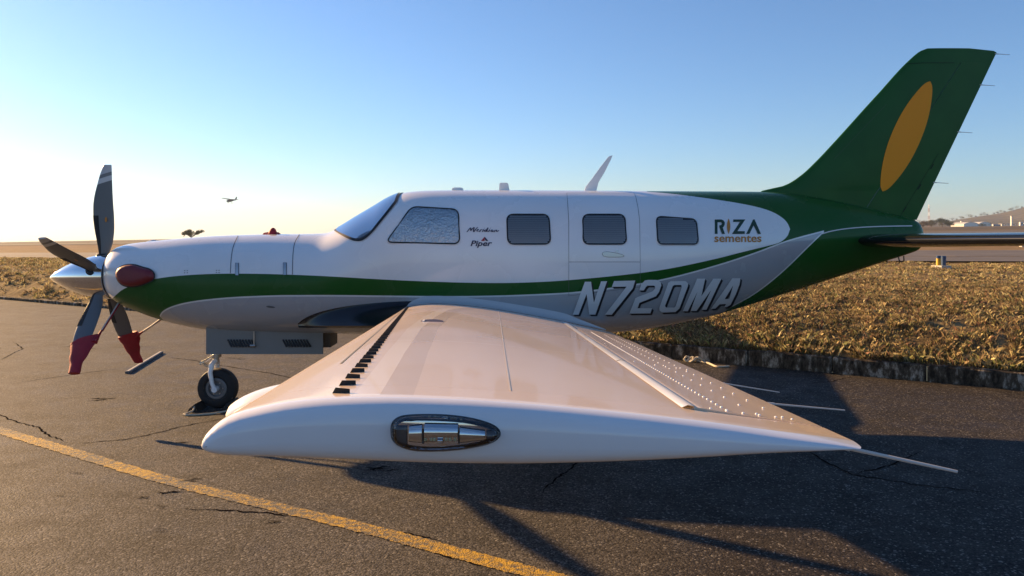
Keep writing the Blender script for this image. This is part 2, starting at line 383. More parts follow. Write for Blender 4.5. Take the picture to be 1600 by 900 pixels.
# ---------------------------------------------------------------- grass blades
def grass_mat():
    m = bpy.data.materials.new('grass_blades'); m.use_nodes = True; N, L = nodes(m); b = N['Principled BSDF']; out = N['Material Output']
    at = N.new('ShaderNodeAttribute'); at.attribute_name = 'col'
    L.new(at.outputs['Color'], b.inputs['Base Color']); b.inputs['Roughness'].default_value = .7; b.inputs['Specular IOR Level'].default_value = .25
    tr = N.new('ShaderNodeBsdfTranslucent'); L.new(at.outputs['Color'], tr.inputs[0]); mx = N.new('ShaderNodeMixShader'); mx.inputs[0].default_value = .35
    L.new(b.outputs[0], mx.inputs[1]); L.new(tr.outputs[0], mx.inputs[2]); L.new(mx.outputs[0], out.inputs[0]); return m
M['grass'] = grass_mat()
PAL = np.array([(.40, .33, .16), (.30, .22, .11), (.18, .125, .07), (.17, .165, .065), (.085, .075, .04), (.20, .105, .07), (.50, .43, .22), (.17, .18, .06)])
def grass(name, label, s0, s1, p0, p1, n, h, w, weights, density_noise=True, edge=False, seed=1):
    g = np.random.default_rng(seed)
    if density_noise:                                     # tufts: blades gathered round clump centres
        nc = n // 14; cs = g.uniform(s0, s1, nc); cp = g.uniform(p0, p1, nc); k = g.integers(0, nc, n)
        s = cs[k] + g.normal(0, .055 * h / .12, n); p = cp[k] + g.normal(0, .055 * h / .12, n); tone = g.integers(0, 10000, nc)[k]; ch = g.uniform(.55, 1.3, nc)[k]
    else: s = g.uniform(s0, s1, n); p = g.uniform(p0, p1, n); tone = g.integers(0, 10000, n); ch = np.ones(n)
    if not edge:                                          # thin and bare patches
        keep = vnoise(s, p, .8, 9.7) + .5 * vnoise(s, p, 2.6, 2.2) > g.uniform(-.95, -.38, n); s, p, tone, ch = s[keep], p[keep], tone[keep], ch[keep]; n = len(s)
    p = np.clip(p, KP + (.04 if edge else .09), None)
    x, y = xy(s, p); z = tz(s, np.maximum(p, KP + .1)) - .01 + (np.clip(KP + .16 - p, 0, .1) * .5 if edge else 0)
    hh = h * ch * g.uniform(.5, 1.35, n); aa = g.uniform(0, 6.283, n); le = hh * g.uniform(.15, .95, n); wd = w * g.uniform(.6, 1.4, n)
    wts = np.array(weights, float); wts /= wts.sum(); zone = vnoise(s, p, .45, 3.3)
    idx = np.searchsorted(np.cumsum(wts), np.clip((tone / 10000 + g.normal(0, .10, n) + zone * .45) % 1.0, 0, .9999)); idx = np.clip(idx, 0, len(PAL) - 1)
    col = PAL[idx] * g.uniform(.6, 1.35, n)[:, None]
    dx, dy = np.cos(aa), np.sin(aa); tx, ty = -dy, dx
    b0 = np.stack([x - tx * wd / 2, y - ty * wd / 2, z], -1); b1 = np.stack([x + tx * wd / 2, y + ty * wd / 2, z], -1)
    m0 = np.stack([x + dx * le * .35 + tx * wd * .4, y + dy * le * .35 + ty * wd * .4, z + hh * .62], -1)
    t0 = np.stack([x + dx * le, y + dy * le, z + hh * np.sqrt(np.clip(1 - (le / hh) ** 2 * .55, .1, 1))], -1)
    v = np.stack([b0, b1, m0, t0], 1).reshape(-1, 3); me = bpy.data.meshes.new(name)
    i4 = np.arange(n) * 4; tri = np.stack([i4, i4 + 1, i4 + 2, i4, i4 + 2, i4 + 3], -1).reshape(-1)
    me.vertices.add(4 * n); me.vertices.foreach_set('co', v.ravel()); me.loops.add(6 * n); me.loops.foreach_set('vertex_index', tri.astype(np.int32))
    me.polygons.add(2 * n); me.polygons.foreach_set('loop_start', np.arange(0, 6 * n, 3, dtype=np.int32))
    at = me.attributes.new('col', 'FLOAT_COLOR', 'POINT'); at.data.foreach_set('color', np.repeat(np.concatenate([col, np.ones((n, 1))], 1), 4, 0).ravel().astype(np.float32))
    me.update(calc_edges=True); me.materials.append(M['grass'])
    return tag(link(bpy.data.objects.new(name, me)), label, 'grass', kind='stuff')
grass('bank_grass', 'matted dry brown grass on the bank behind the kerb', -9, 14, KP + .14, KP + 6.5, 560000, .062, .0042, [3.6, 5, 6, 3, 4.6, 2.4, 1.2, .6], seed=2)
grass('verge_grass', 'straw coloured grass between the bank and the taxiway', -9, 22, KP + 6.2, KP + 15.2, 150000, .06, .009, [5, 4, 3, 1.5, 1.5, 1.2, 3, 1.5], seed=3)
grass('kerb_edge_grass', 'straw and green tufts hanging over the kerb edge', -12, 14, KP + .03, KP + .36, 22000, .10, .005, [3, 4, 4, 4, 3, .5, 1.5, 2.5], edge=True, seed=4)
grass('field_grass', 'golden dry grass on the slope left of the propeller', -62, -13, KP + .14, KP + 15, 230000, .085, .014, [5, 4, 3, 2, 2, .8, 3, 1], seed=5)

# ---------------------------------------------------------------- far field: trees, buildings, hill
M['bark'] = mat('grey_brown_bark', (.10, .075, .055), .95, noise_amt=.3, noise_scale=3, bump=.4, bump_scale=20)
def leaf_mat(name, c):
    m = mat(name, c, .7, spec=.2); N, L = nodes(m); b = N['Principled BSDF']; oi = N.new('ShaderNodeTexCoord'); t = N.new('ShaderNodeTexNoise'); t.inputs['Scale'].default_value = .8
    L.new(oi.outputs['Object'], t.inputs['Vector']); L.new(mixc(N, L, t.outputs['Fac'], tuple(k * .5 for k in c), tuple(k * 1.5 for k in c)), b.inputs['Base Color']); return m
M['leaf'] = leaf_mat('dark_tree_leaves', (.045, .055, .022)); M['leaf2'] = leaf_mat('olive_tree_leaves', (.085, .075, .035)); M['leaf3'] = leaf_mat('brown_tree_leaves', (.11, .08, .045))
def ground_at(px, d): x = (px - CX) / F * d; s, p = sp(x, d); return x, d, float(tz(s, p, False))
def tree(px, d, h, w, nleaf, label, m, flat=1.0, open_=0.0, seed=0, group=None, top=None):
    g = random.Random(seed); x, y, z = ground_at(px, d)
    if top is not None: h = (HY - top) / F * d + H - z
    root = tag(empty('tree', (x, y, z)), label, 'tree', group); tr = MB()
    fork = h * (.45 if open_ else .28)
    tr.tube([(0, 0, -.3), (.02 * h, 0, fork * .5), (0, .01 * h, fork)], [.045 * h, .034 * h, .026 * h], 7)
    tips = []
    for k in range(18 if open_ else 9):
        a = k * 2.4 + g.random(); rr = w / 2 * g.uniform(.08 if open_ else .35, .95); hz = h * (1 - .42 * flat * g.uniform(.1, 1))
        e = Vector((rr * math.cos(a), rr * math.sin(a), hz)); m_ = e * .5 + Vector((0, 0, fork * .55)); tr.tube([(0, .01 * h, fork * .92), m_, e], [.02 * h, .013 * h, .005 * h], 5); tips.append(e)
    tr.build('trunk', M['bark'], root)
    v = []; f = []; clumps = [t * g.uniform(.8, 1.02) for t in tips] + [Vector((g.gauss(0, w * .2), g.gauss(0, w * .2), h * g.uniform(.55, .95))) for _ in range(0 if open_ else 9)]
    for i in range(nleaf):
        c = g.choice(clumps); q = Vector((g.gauss(0, 1), g.gauss(0, 1), g.gauss(0, .7))); q.normalize(); q *= w * (.085 if open_ else .17) * g.random() ** .45
        c = c + q; s_ = w * g.uniform(.012, .03); a_ = Vector((g.gauss(0, 1), g.gauss(0, 1), g.gauss(0, 1))).normalized() * s_; b_ = a_.cross(Vector((g.gauss(0, 1), g.gauss(0, 1), g.gauss(0, 1)))).normalized() * s_ * .7
        c.z = max(c.z, h * .12); k = len(v); v += [c - a_, c + b_, c + a_, c - b_]; f.append((k, k + 1, k + 2, k + 3))
    mk('crown', v, f, m, root, smooth=False)
    return root
tree(299, 210, 6, 6.4, 1700, 'sparse flat topped tree on the horizon above the nose cowling', M['leaf2'], .5, 1, 3, top=359.5)
for i, (px, d, w, top, m, lb) in enumerate([(1441, 560, 9, 345.5, 'leaf3', 'brownish round tree beside the rudder, at the left end of the far clump'), (1455, 580, 9, 344.5, 'leaf2', 'olive tree below the lattice mast in the far clump'),
        (1472, 570, 10, 341.5, 'leaf', 'tallest dark tree of the far clump near the hangars'), (1484, 575, 8, 345.5, 'leaf', 'dark tree at the right end of the far clump')]):
    tree(px, d, 7, w, 2200, lb, M[m], 1.6, 0, 20 + i, 'trees in the far clump', top)
tree(1535, 590, 3, 7, 700, 'low dark bush in front of the right white hangar', M['leaf'], 1.8, 0, 31, top=350.5)
M['bwhite'] = mat('cream_building_paint', (.78, .75, .66), .7, noise_amt=.05, noise_scale=.4)
M['bgrey'] = mat('grey_building_paint', (.42, .42, .42), .7, noise_amt=.1, noise_scale=.3)
M['bglass'] = mat('dark_building_glass', (.03, .035, .04), .15)
M['redpaint'] = mat('mast_red_paint', (.38, .19, .15), .6); M['whitepaint'] = mat('mast_white_paint', (.75, .72, .70), .6)
def hangar(px0, px1, top, d, label):
    x0, y, z = ground_at(px0, d); x1 = (px1 - CX) / F * d; w = x1 - x0; hh = (HY - top) / F * d + H - z
    root = tag(empty('hangar', (x0 + w / 2, y, z)), label, 'hangar', 'white hangars across the airfield'); q = MB(); dp = 18
    arc = [(-w / 2, 0), (-w / 2, hh * .55)] + [(-w / 2 + w * t, hh * (.55 + .45 * math.sin(math.pi * t) ** .8)) for t in np.linspace(.08, .92, 9)] + [(w / 2, hh * .55), (w / 2, 0)]
    n = len(arc); v = [(a_, 0, b_) for a_, b_ in arc] + [(a_, dp, b_) for a_, b_ in arc]
    q.add(v[:n], [list(range(n))]); q.build('front_wall', M['bwhite'], root, smooth=False); q = MB(); q.add(v[n:], [list(range(n))[::-1]]); q.build('rear_wall', M['bwhite'], root, smooth=False)
    r_ = MB(); r_.add([(a_ * 1.02, -.3 if k < n - 2 else dp + .3, b_ + .05) for k in range(1) for a_, b_ in arc] + [(a_ * 1.02, dp + .3, b_ + .05) for a_, b_ in arc], [(k, k + 1, n + k + 1, n + k) for k in range(n - 1)]); r_.build('roof', M['bgrey'], root, smooth=False)
    dm = MB(); dm.box((0, -.06, hh * .23), (w * .6, .1, hh * .46)); dm.build('hangar_door', M['bwhite'], root, smooth=False)
hangar(1506, 1529, 347, 620, 'left white hangar with a rounded roof below the hill')
hangar(1529.5, 1549, 346.6, 624, 'right white hangar with a bush in front of it')
def block(px0, px1, top, d, label, m, wins=0, name='terminal_building', roof=True, dp=4.0):
    x0, y, z = ground_at(px0, d); x1 = (px1 - CX) / F * d; w = x1 - x0; hh = (HY - top) / F * d + H - z
    root = tag(empty(name, ((x0 + x1) / 2, y, z)), label, 'building')
    MB().box((0, dp / 2, hh / 2), (w, dp, hh)).build('wall', m, root, smooth=False)
    if roof: MB().box((0, dp / 2, hh + .15), (w + .3, dp + .3, .3)).build('roof', M['bgrey'], root, smooth=False)
    for k in range(wins): MB().box((-w / 2 + (k + .5) * w / wins, -.02, hh * .58), (w / wins * .7, .08, hh * .4)).build('window', M['bglass'], root, smooth=False)
    return root
block(1552, 1564, 350.8, 640, 'small pale building just right of the hangars', M['bgrey'], 3)
block(1565, 1599, 350.2, 650, 'long low terminal with dark windows under the hill', M['bwhite'], 8)
block(1600, 1640, 349, 650, 'low building past the terminal at the right edge', M['bgrey'], 8)
block(1580.2, 1582.2, 338, 645, 'thin white control tower rising behind the terminal', M['bwhite'], 0, 'control_tower', dp=1.2)
block(1594, 1599, 347.5, 645, 'small red and white hut at the end of the terminal', M['whitepaint'], 1, 'hut', dp=1.5)
block(1501.5, 1503.2, 345.5, 640, 'narrow white post left of the hangars', M['bwhite'], 0, 'water_tank', False, 1.0)
block(141, 166, 379.2, 420, 'flat low building on the left horizon behind the propeller', M['bgrey'], 4, 'far_building')
mx, my, mz = ground_at(1451.5, 800); mroot = tag(empty('radio_mast', (mx, my, mz)), 'red and white lattice mast beside the rudder', 'mast')
hm = (HY - 319.5) / F * 800 + H - mz
for k in range(6):
    q = MB(); z0, z1 = hm * k / 6, hm * (k + 1) / 6; w0 = .9 - .1 * k; w1 = .8 - .1 * k
    for sx, sy in ((-1, -1), (1, -1), (1, 1), (-1, 1)):
        q.tube([(sx * w0, sy * w0, z0), (sx * w1, sy * w1, z1)], .09, 4)
        q.tube([(sx * w0, sy * w0, z0), (-sy * w1, sx * w1, z1)], .04, 4)
    q.build('mast_section', M['redpaint'] if k % 2 == 0 else M['whitepaint'], mroot, smooth=False)
# wooded hill on the right
rid = pchip([1380, 1440, 1480, 1500, 1530, 1560, 1590, 1600, 1660, 1760, 1900, 2100], [352, 349, 346, 342.5, 338, 333.5, 326.5, 323.5, 309, 298, 304, 350])
hv = []; hf = []; cols = np.linspace(1380, 2100, 120); prof = [(-.55, 0), (-.40, .22), (-.25, .5), (-.12, .78), (0, 1), (.12, .85), (.35, .3), (.5, 0)]
DH = 1900
for i, cpx in enumerate(cols):
    for j, (o_, hfr) in enumerate(prof):
        d = DH * (1 + o_ * .6); x = (cpx - CX) / F * d; zt = (HY - float(rid(cpx))) / F * DH + H; zb = 8.0
        hv.append((x, d, zb + (zt - zb) * hfr + (4 * noise.noise((x * .012, d * .012, 0)) if 0 < hfr < 1 else 0)))
        if i and j: k = i * 8 + j; hf.append((k - 9, k - 8, k, k - 1)[::-1])
M['hill'] = mat('scrub_hill', (.10, .085, .055), .95, spec=.05, noise_amt=.55, noise_scale=.02, bump=1.0, bump_scale=.1)
tag(mk('hill', hv, hf, M['hill'], sharp=None), kind='structure')
RIDGE = ['leftmost', 'second', 'third', 'fourth', 'fifth', 'sixth', 'seventh', 'eighth', 'ninth', 'tenth', 'eleventh', 'twelfth', 'thirteenth', 'fourteenth', 'fifteenth', 'sixteenth', 'seventeenth', 'eighteenth', 'nineteenth', 'twentieth', 'twenty-first', 'twenty-second', 'twenty-third', 'twenty-fourth', 'twenty-fifth', 'twenty-sixth']
for i in range(26):
    cpx = 1436 + i * 6.4 + random.uniform(-2.5, 2.5); d = DH * random.uniform(.985, 1.0); x = (cpx - CX) / F * d; z = (HY - float(rid(cpx))) / F * d + H - 1
    hgt = random.uniform(3, 8) if i % 4 else random.uniform(7, 10); root = tag(empty('ridge_tree', (x, d, z)), ('leftmost small scrub tree on the skyline of the hill' if i == 0 else f'{RIDGE[i]} small scrub tree from the left along the hill skyline'), 'tree', 'trees along the hill ridge')
    MB().tube([(0, 0, -2), (0, 0, hgt * .5)], [.4, .25], 5).build('trunk', M['bark'], root); v = []; f = []
    for _ in range(90):
        c = Vector((random.gauss(0, hgt * .28), random.gauss(0, hgt * .28), hgt * random.uniform(.35, 1))); a_ = Vector((random.gauss(0, 1), random.gauss(0, 1), random.gauss(0, 1))).normalized() * .7; b_ = a_.cross(Vector((random.gauss(0, 1), random.gauss(0, 1), 1))).normalized() * .5
        k = len(v); v += [c - a_, c + b_, c + a_, c - b_]; f.append((k, k + 1, k + 2, k + 3))
    mk('crown', v, f, M['leaf2'], root, smooth=False)

# ---------------------------------------------------------------- taxiway markers
M['my'] = mat('marker_yellow', (.55, .33, .02), .5); M['mb'] = mat('marker_blue', (.02, .05, .12), .35); M['mc'] = mat('marker_concrete', (.4, .38, .34), .9)
def marker(px, py, d, hpx, m, cap, label):
    x = (px - CX) / F * d; s, p = sp(x, d); z = float(tz(s, p)); hh = hpx / F * d; r = .055
    root = tag(empty('taxiway_marker', (x, d, z)), label, 'marker post', 'short posts beside the taxiway')
    q = MB(); q.lathe([(-.1, r), (hh * .78, r), (hh * .78, r * .97)], (0, 0, 0), (0, 0, 1), 14); q.build('post', m, root)
    q = MB(); q.lathe([(hh * .78, r * 1.08), (hh * .96, r * 1.08), (hh, r * .8), (hh, 0)], (0, 0, 0), (0, 0, 1), 14); q.build('cap', cap, root)
    MB().box((0, 0, .02), (.24, .24, .08)).build('base', M['mc'], root, smooth=False)
marker(1466.5, 403, 19.4, 19, M['my'], M['mb'], 'yellow post with a dark cap in the grass below the tailplane')
marker(1474.5, 403, 19.2, 19, M['mb'], M['mb'], 'dark blue post right beside the yellow capped post')
marker(1598, 385, 42, 12, M['my'], M['my'], 'lone yellow post across the taxiway at the right edge')
# ---------------------------------------------------------------- the aircraft
plane = tag(empty('airplane', ROOT), 'white and green single propeller airplane parked on the asphalt', 'airplane')
OFF = tuple(ROOT)
FS = [(179,391,465.5,.215,2.0),(182,388,467.5,.245,2.0),(190,384.5,473.5,.28,2.0),(205,381,480.5,.325,2.0),(225,378.3,488.5,.355,2.02),(250,375.7,497.5,.385,2.04),(290,372,508,.43,2.08),
      (330,369,515,.46,2.1),(360,367.6,518,.48,2.12),(420,366,519.5,.52,2.15),(480,365.5,520,.555,2.2),(512,364.3,520,.575,2.22),(530,357,520,.585,2.25),(560,339.3,520,.605,2.3),(590,321.7,520,.62,2.35),
      (610,309.8,520,.632,2.38),(625,303.6,520,.638,2.4),(645,299.8,520,.645,2.4),(680,298,520,.65,2.4),(720,297.5,520,.65,2.4),(800,297.6,520,.65,2.4),(900,298,519.5,.65,2.4),(950,298.4,518,.65,2.4),
      (1000,298.8,513.5,.64,2.38),(1050,299,505,.615,2.34),(1100,299.2,494.5,.57,2.28),(1150,299.4,481,.51,2.2),(1200,300,466,.44,2.1),(1260,306,447.5,.35,2.0),(1320,317,428.5,.26,2.0),(1380,331,409,.17,2.0),
      (1425,343,394.5,.10,2.0),(1436,348,390,.075,2.0),(1440,356,384,.04,2.0)]
FS = np.array(FS, float); fX = (FS[:, 0] - CX) / F * YC
f_top = pchip(fX, H - (FS[:, 1] - HY) / F * YC); f_bot = pchip(fX, H - (FS[:, 2] - HY) / F * YC); f_hw = pchip(fX, FS[:, 3]); f_n = pchip(fX, FS[:, 4])
XG = np.linspace(fX[0], fX[-1], 1600)
def smooth1(a, k):
    ker = np.hanning(k + 2)[1:-1]; ker /= ker.sum(); b = np.convolve(np.pad(a, k, mode='reflect', reflect_type='odd'), ker, 'same')[k:-k]; return b
TT = smooth1(f_top(XG), 21); BB = smooth1(f_bot(XG), 21); WW = smooth1(f_hw(XG), 41); N_ = smooth1(f_n(XG), 41)
def fus(X): return np.interp(X, XG, TT), np.interp(X, XG, BB), np.interp(X, XG, WW), np.interp(X, XG, N_)
def g_fus(X, Y, Z):
    t, b, w, n = fus(X); return np.abs((Y - YC) / w) ** n + np.abs((Z - (t + b) / 2) / ((t - b) / 2)) ** n - 1
def on_fus(pts, lift=0.0, lim=(6.3, 7.55)):              # pixels of the photograph -> points on the near side of the hull
    pts = np.atleast_2d(np.asarray(pts, float)); Ys = np.linspace(*lim, 500); kx = (pts[:, 0] - CX) / F; kz = -(pts[:, 1] - HY) / F
    gv = g_fus(kx[:, None] * Ys, Ys[None, :].repeat(len(pts), 0), H + kz[:, None] * Ys); ins = gv < 0; hit = ins.any(1)
    i = np.where(hit, np.argmax(ins, 1), np.argmin(gv, 1)); lo = Ys[np.maximum(i - 1, 0)]; hi = Ys[i]
    for _ in range(24):
        mid = (lo + hi) / 2; inn = g_fus(kx * mid, mid, H + kz * mid) < 0; hi = np.where(inn, mid, hi); lo = np.where(inn, lo, mid)
    Y = np.where(hit, (lo + hi) / 2, Ys[i]); X = kx * Y; Z = H + kz * Y; e = 1e-4
    n = np.stack([(g_fus(X + e, Y, Z) - g_fus(X - e, Y, Z)), (g_fus(X, Y + e, Z) - g_fus(X, Y - e, Z)), (g_fus(X, Y, Z + e) - g_fus(X, Y, Z - e))], -1); n /= np.linalg.norm(n, axis=1)[:, None]
    return np.stack([X, Y, Z], -1) + n * np.asarray(lift).reshape(-1, 1) if np.ndim(lift) else np.stack([X, Y, Z], -1) + n * lift

# paints
def livery():
    m = mat('hull_paint', (.8, .8, .8), .30, coat=.6); N, L = nodes(m); b = N['Principled BSDF']; tc = N.new('ShaderNodeTexCoord'); sx = N.new('ShaderNodeSeparateXYZ'); L.new(tc.outputs['Object'], sx.inputs[0])
    X, Z = sx.outputs[0], sx.outputs[2]
    def cv(px, n=34, lo=None):
        q = smooth_poly(px, 2, closed=False); w = on_fus(q); o = np.argsort(w[:, 0]); return fcurve(N, L, X, w[o, 0], w[o, 2])
    gt = lambda a, b_: math_node(N, L, 'GREATER_THAN', a, b_); ml = lambda a, b_: math_node(N, L, 'MULTIPLY', a, b_); mxm = lambda a, b_: math_node(N, L, 'MAXIMUM', a, b_)
    xat = lambda px, py: float(on_fus([(px, py)])[0, 0])
    T = cv([(176,466),(181,461),(190,453),(205,446),(230,438),(268,431.5),(330,427.5),(400,427.6),(460,429.3),(520,432),(600,437),(700,441.2),(780,442.6),(840,441),(887,438),(960,431.3),(1034,422.6),(1114,405.8),(1163,393),(1206,382.8),(1219,379),(1227,373),(1232.5,366),(1234.5,358)])
    Cc = cv([(1012,299.6),(1050,302.5),(1100,309),(1150,316.5),(1185,323.5),(1208,331),(1224,341),(1231,349),(1234.5,358)])
    Bf = cv([(249.0,500),(250.0,494),(253,488.5),(259,484),(270,479),(290,473.5),(320,469),(360,465.4),(400,463.5),(440,462.3)])
    Bm = cv([(440,462.3),(520,462),(600,463),(700,464),(780,463),(850,460.3),(900,457.5),(960,450),(1034,438.5),(1114,417.3),(1179,396.3),(1217.5,381),(1240,373.5),(1287,361.3)])
    Sc = cv([(1138,482),(1147,477),(1174.7,462.3),(1203,441.5),(1231.6,416.5),(1260,388),(1288,361)])
    xc, xb, xbf, xm, xs0, xs1 = xat(1012, 299.9), xat(1234.4, 358), xat(249.5, 494), xat(440, 462.3), xat(1138, 480), xat(1287.5, 361.5)
    B = math_node(N, L, 'ADD', ml(gt(X, xm), Bm), ml(gt(xm, X), Bf))
    white = ml(ml(gt(Z, T), gt(xb, X)), mxm(gt(xc, X), gt(Cc, Z)))
    okx = ml(gt(X, xbf), gt(xs1, X)); sok = mxm(gt(xs0, X), gt(Z, Sc)); grey = ml(ml(gt(B, Z), okx), sok)
    dB = math_node(N, L, 'ABSOLUTE', math_node(N, L, 'SUBTRACT', Z, B)); dS = math_node(N, L, 'ABSOLUTE', math_node(N, L, 'SUBTRACT', Z, Sc))
    pin = ml(okx, mxm(ml(gt(.007, dB), sok), ml(gt(.008, dS), gt(X, xs0))))
    nz = N.new('ShaderNodeTexNoise'); nz.inputs['Scale'].default_value = 1.7; nz.inputs['Detail'].default_value = 6; L.new(tc.outputs['Object'], nz.inputs['Vector'])
    dirt = N.new('ShaderNodeMapRange'); L.new(nz.outputs['Fac'], dirt.inputs[0]); dirt.inputs[1].default_value = .35; dirt.inputs[2].default_value = .75; dirt.inputs[3].default_value = 0; dirt.inputs[4].default_value = .10
    c = mixc(N, L, grey, (.012, .088, .013), (.36, .37, .39)); c = mixc(N, L, white, c, (.80, .80, .80)); c = mixc(N, L, pin, c, (.72, .72, .70))
    c = mixc(N, L, dirt.outputs[0], c, (.25, .22, .18)); L.new(c, b.inputs['Base Color'])
    r = N.new('ShaderNodeMapRange'); L.new(nz.outputs['Fac'], r.inputs[0]); r.inputs[3].default_value = .15; r.inputs[4].default_value = .38; L.new(r.outputs[0], b.inputs['Roughness'])
    lg = mxm(mxm(white, grey), pin); L.new(math_node(N, L, 'ADD', math_node(N, L, 'MULTIPLY', lg, .65), .08), b.inputs['Coat Weight']); L.new(math_node(N, L, 'ADD', math_node(N, L, 'MULTIPLY', lg, .35), .15), b.inputs['Specular IOR Level'])
    return m
M['hull'] = livery()
M['white'] = mat('white_aircraft_paint', (.80, .80, .80), .28, coat=.6, noise_amt=.03, noise_scale=3)
M['green'] = mat('dark_green_aircraft_paint', (.017, .098, .018), .45, coat=.05, spec=.2, noise_amt=.12, noise_scale=4)
M['orange'] = mat('orange_emblem_paint', (.95, .33, .015), .45, spec=.2)
M['black'] = mat('black_paint', (.012, .012, .016), .4); M['rubber'] = mat('black_rubber', (.014, .014, .015), .75, noise_amt=.25, noise_scale=20, bump=.15, bump_scale=80)
M['boot'] = mat('glossy_black_boot', (.008, .009, .012), .16, coat=.1, spec=.4, noise_amt=.15, noise_scale=6)
M['seal'] = mat('dark_window_seal', (.015, .017, .02), .5); M['seam'] = mat('panel_gap', (.10, .105, .115), .8)
M['chrome'] = mat('polished_spinner_metal', (.86, .84, .82), .06, 1.0, noise_amt=.03, noise_scale=4); M['steel'] = mat('brushed_steel', (.5, .5, .49), .3, 1.0)
M['glass_dark'] = None
def thin_glass(name, tint, refl=.05, rough=.02):
    m = bpy.data.materials.new(name); m.use_nodes = True; N, L = nodes(m); N.remove(N['Principled BSDF']); out = N['Material Output']
    t = N.new('ShaderNodeBsdfTransparent'); t.inputs[0].default_value = (*tint, 1); g = N.new('ShaderNodeBsdfGlossy'); g.inputs['Roughness'].default_value = rough
    f = N.new('ShaderNodeFresnel'); f.inputs[0].default_value = 1.5; a = math_node(N, L, 'ADD', f.outputs[0], refl, True); mx = N.new('ShaderNodeMixShader')
    L.new(a, mx.inputs[0]); L.new(t.outputs[0], mx.inputs[1]); L.new(g.outputs[0], mx.inputs[2]); L.new(mx.outputs[0], out.inputs[0]); return m
M['pane'] = thin_glass('tinted_window_pane', (.78, .80, .83), .03); M['clear'] = thin_glass('clear_lens', (.9, .92, .93), .03)
M['windshield'] = thin_glass('windshield_glass', (.62, .66, .68), .03)
M['blind'] = mat('grey_window_blind', (.46, .46, .46), .7); M['deep'] = mat('dark_cabin', (.02, .021, .024), .8)
def foil_mat():
    m = mat('crinkled_foil', (.88, .90, .93), .32, .5); N, L = nodes(m); b = N['Principled BSDF']; tc = N.new('ShaderNodeTexCoord')
    v = N.new('ShaderNodeTexVoronoi'); v.inputs['Scale'].default_value = 55; L.new(tc.outputs['Object'], v.inputs['Vector']); t = N.new('ShaderNodeTexNoise'); t.inputs['Scale'].default_value = 16; t.inputs['Detail'].default_value = 6; L.new(tc.outputs['Object'], t.inputs['Vector'])
    bp = N.new('ShaderNodeBump'); bp.inputs['Strength'].default_value = .9; bp.inputs['Distance'].default_value = .02; L.new(math_node(N, L, 'ADD', math_node(N, L, 'MULTIPLY', v.outputs['Distance'], .35), t.outputs['Fac']), bp.inputs['Height']); L.new(bp.outputs[0], b.inputs['Normal']); return m
M['foil'] = foil_mat()
M['red'] = mat('red_cover_cloth', (.30, .010, .022), .7, noise_amt=.2, noise_scale=9, bump=.5, bump_scale=14); M['red2'] = mat('dark_red_vinyl', (.17, .010, .018), .5, noise_amt=.12, noise_scale=12, bump=.25, bump_scale=18)
M['grey'] = mat('grey_door_paint', (.20, .20, .19), .5, noise_amt=.08, noise_scale=6); M['strap'] = mat('pale_strap', (.55, .52, .48), .8)

# hull
nU, nT = 190, 64
us = np.interp(np.linspace(0, 1, nU), [0, .12, .88, 1], [0, .07, .94, 1]); Xs = fX[0] + us * (fX[-1] - fX[0]); th = np.linspace(0, 2 * np.pi, nT, endpoint=False)
t_, b_, w_, n_ = fus(Xs); c_, s_ = np.cos(th), np.sin(th)
hy = YC - w_[:, None] * np.sign(c_) * np.abs(c_) ** (2 / n_[:, None]); hz = ((t_ + b_) / 2)[:, None] + ((t_ - b_) / 2)[:, None] * np.sign(s_) * np.abs(s_) ** (2 / n_[:, None])
hvv = np.stack([np.repeat(Xs[:, None], nT, 1), hy, hz], -1).reshape(-1, 3)
hff = [(i * nT + k, i * nT + (k + 1) % nT, (i + 1) * nT + (k + 1) % nT, (i + 1) * nT + k) for i in range(nU - 1) for k in range(nT)] + [list(range(nT))[::-1], [(nU - 1) * nT + k for k in range(nT)]]
fuselage = mk('fuselage', hvv, [f[::-1] for f in hff], M['hull'], plane, OFF, sharp=60)
tag(fuselage, 'white upper hull with a green sweep and grey belly')

def patch(name, poly, lift, m, parent=None, holes=(), step=7, **k):
    v, f = tess(poly, holes, step); return mk(name, on_fus(v, lift), [q[::-1] for q in f], m, parent or plane, OFF, **k)
def ring(name, poly, w_in, w_out, lift, m, parent):      # raised rim following an outline
    a, c = offset_poly(poly, -w_in), offset_poly(poly, w_out); mid = poly; n = len(poly)
    v = np.concatenate([on_fus(a, lift * .35), on_fus(mid, lift), on_fus(c, .0008)]); f = []
    for i in range(n):
        j = (i + 1) % n; f += [(i, j, n + j, n + i), (n + i, n + j, 2 * n + j, 2 * n + i)]
    return mk(name, v, f, m, parent, OFF)
def line(name, pts, w, lift, m, parent, k=8):
    q = []
    for i in range(len(pts) - 1): q += [(pts[i][0] + (pts[i+1][0] - pts[i][0]) * t, pts[i][1] + (pts[i+1][1] - pts[i][1]) * t) for t in np.linspace(0, 1, k, endpoint=False)]
    q.append(pts[-1]); L_, R_ = [], []
    for i in range(len(q)):
        a, b = Vector(q[max(i - 1, 0)]), Vector(q[min(i + 1, len(q) - 1)]); t = (b - a).normalized(); L_.append((q[i][0] - t.y * w / 2, q[i][1] + t.x * w / 2)); R_.append((q[i][0] + t.y * w / 2, q[i][1] - t.x * w / 2))
    n = len(q); v = np.concatenate([on_fus(L_, lift), on_fus(R_, lift)]); return mk(name, v, [(i, i + 1, n + i + 1, n + i) for i in range(n - 1)], m, parent, OFF)

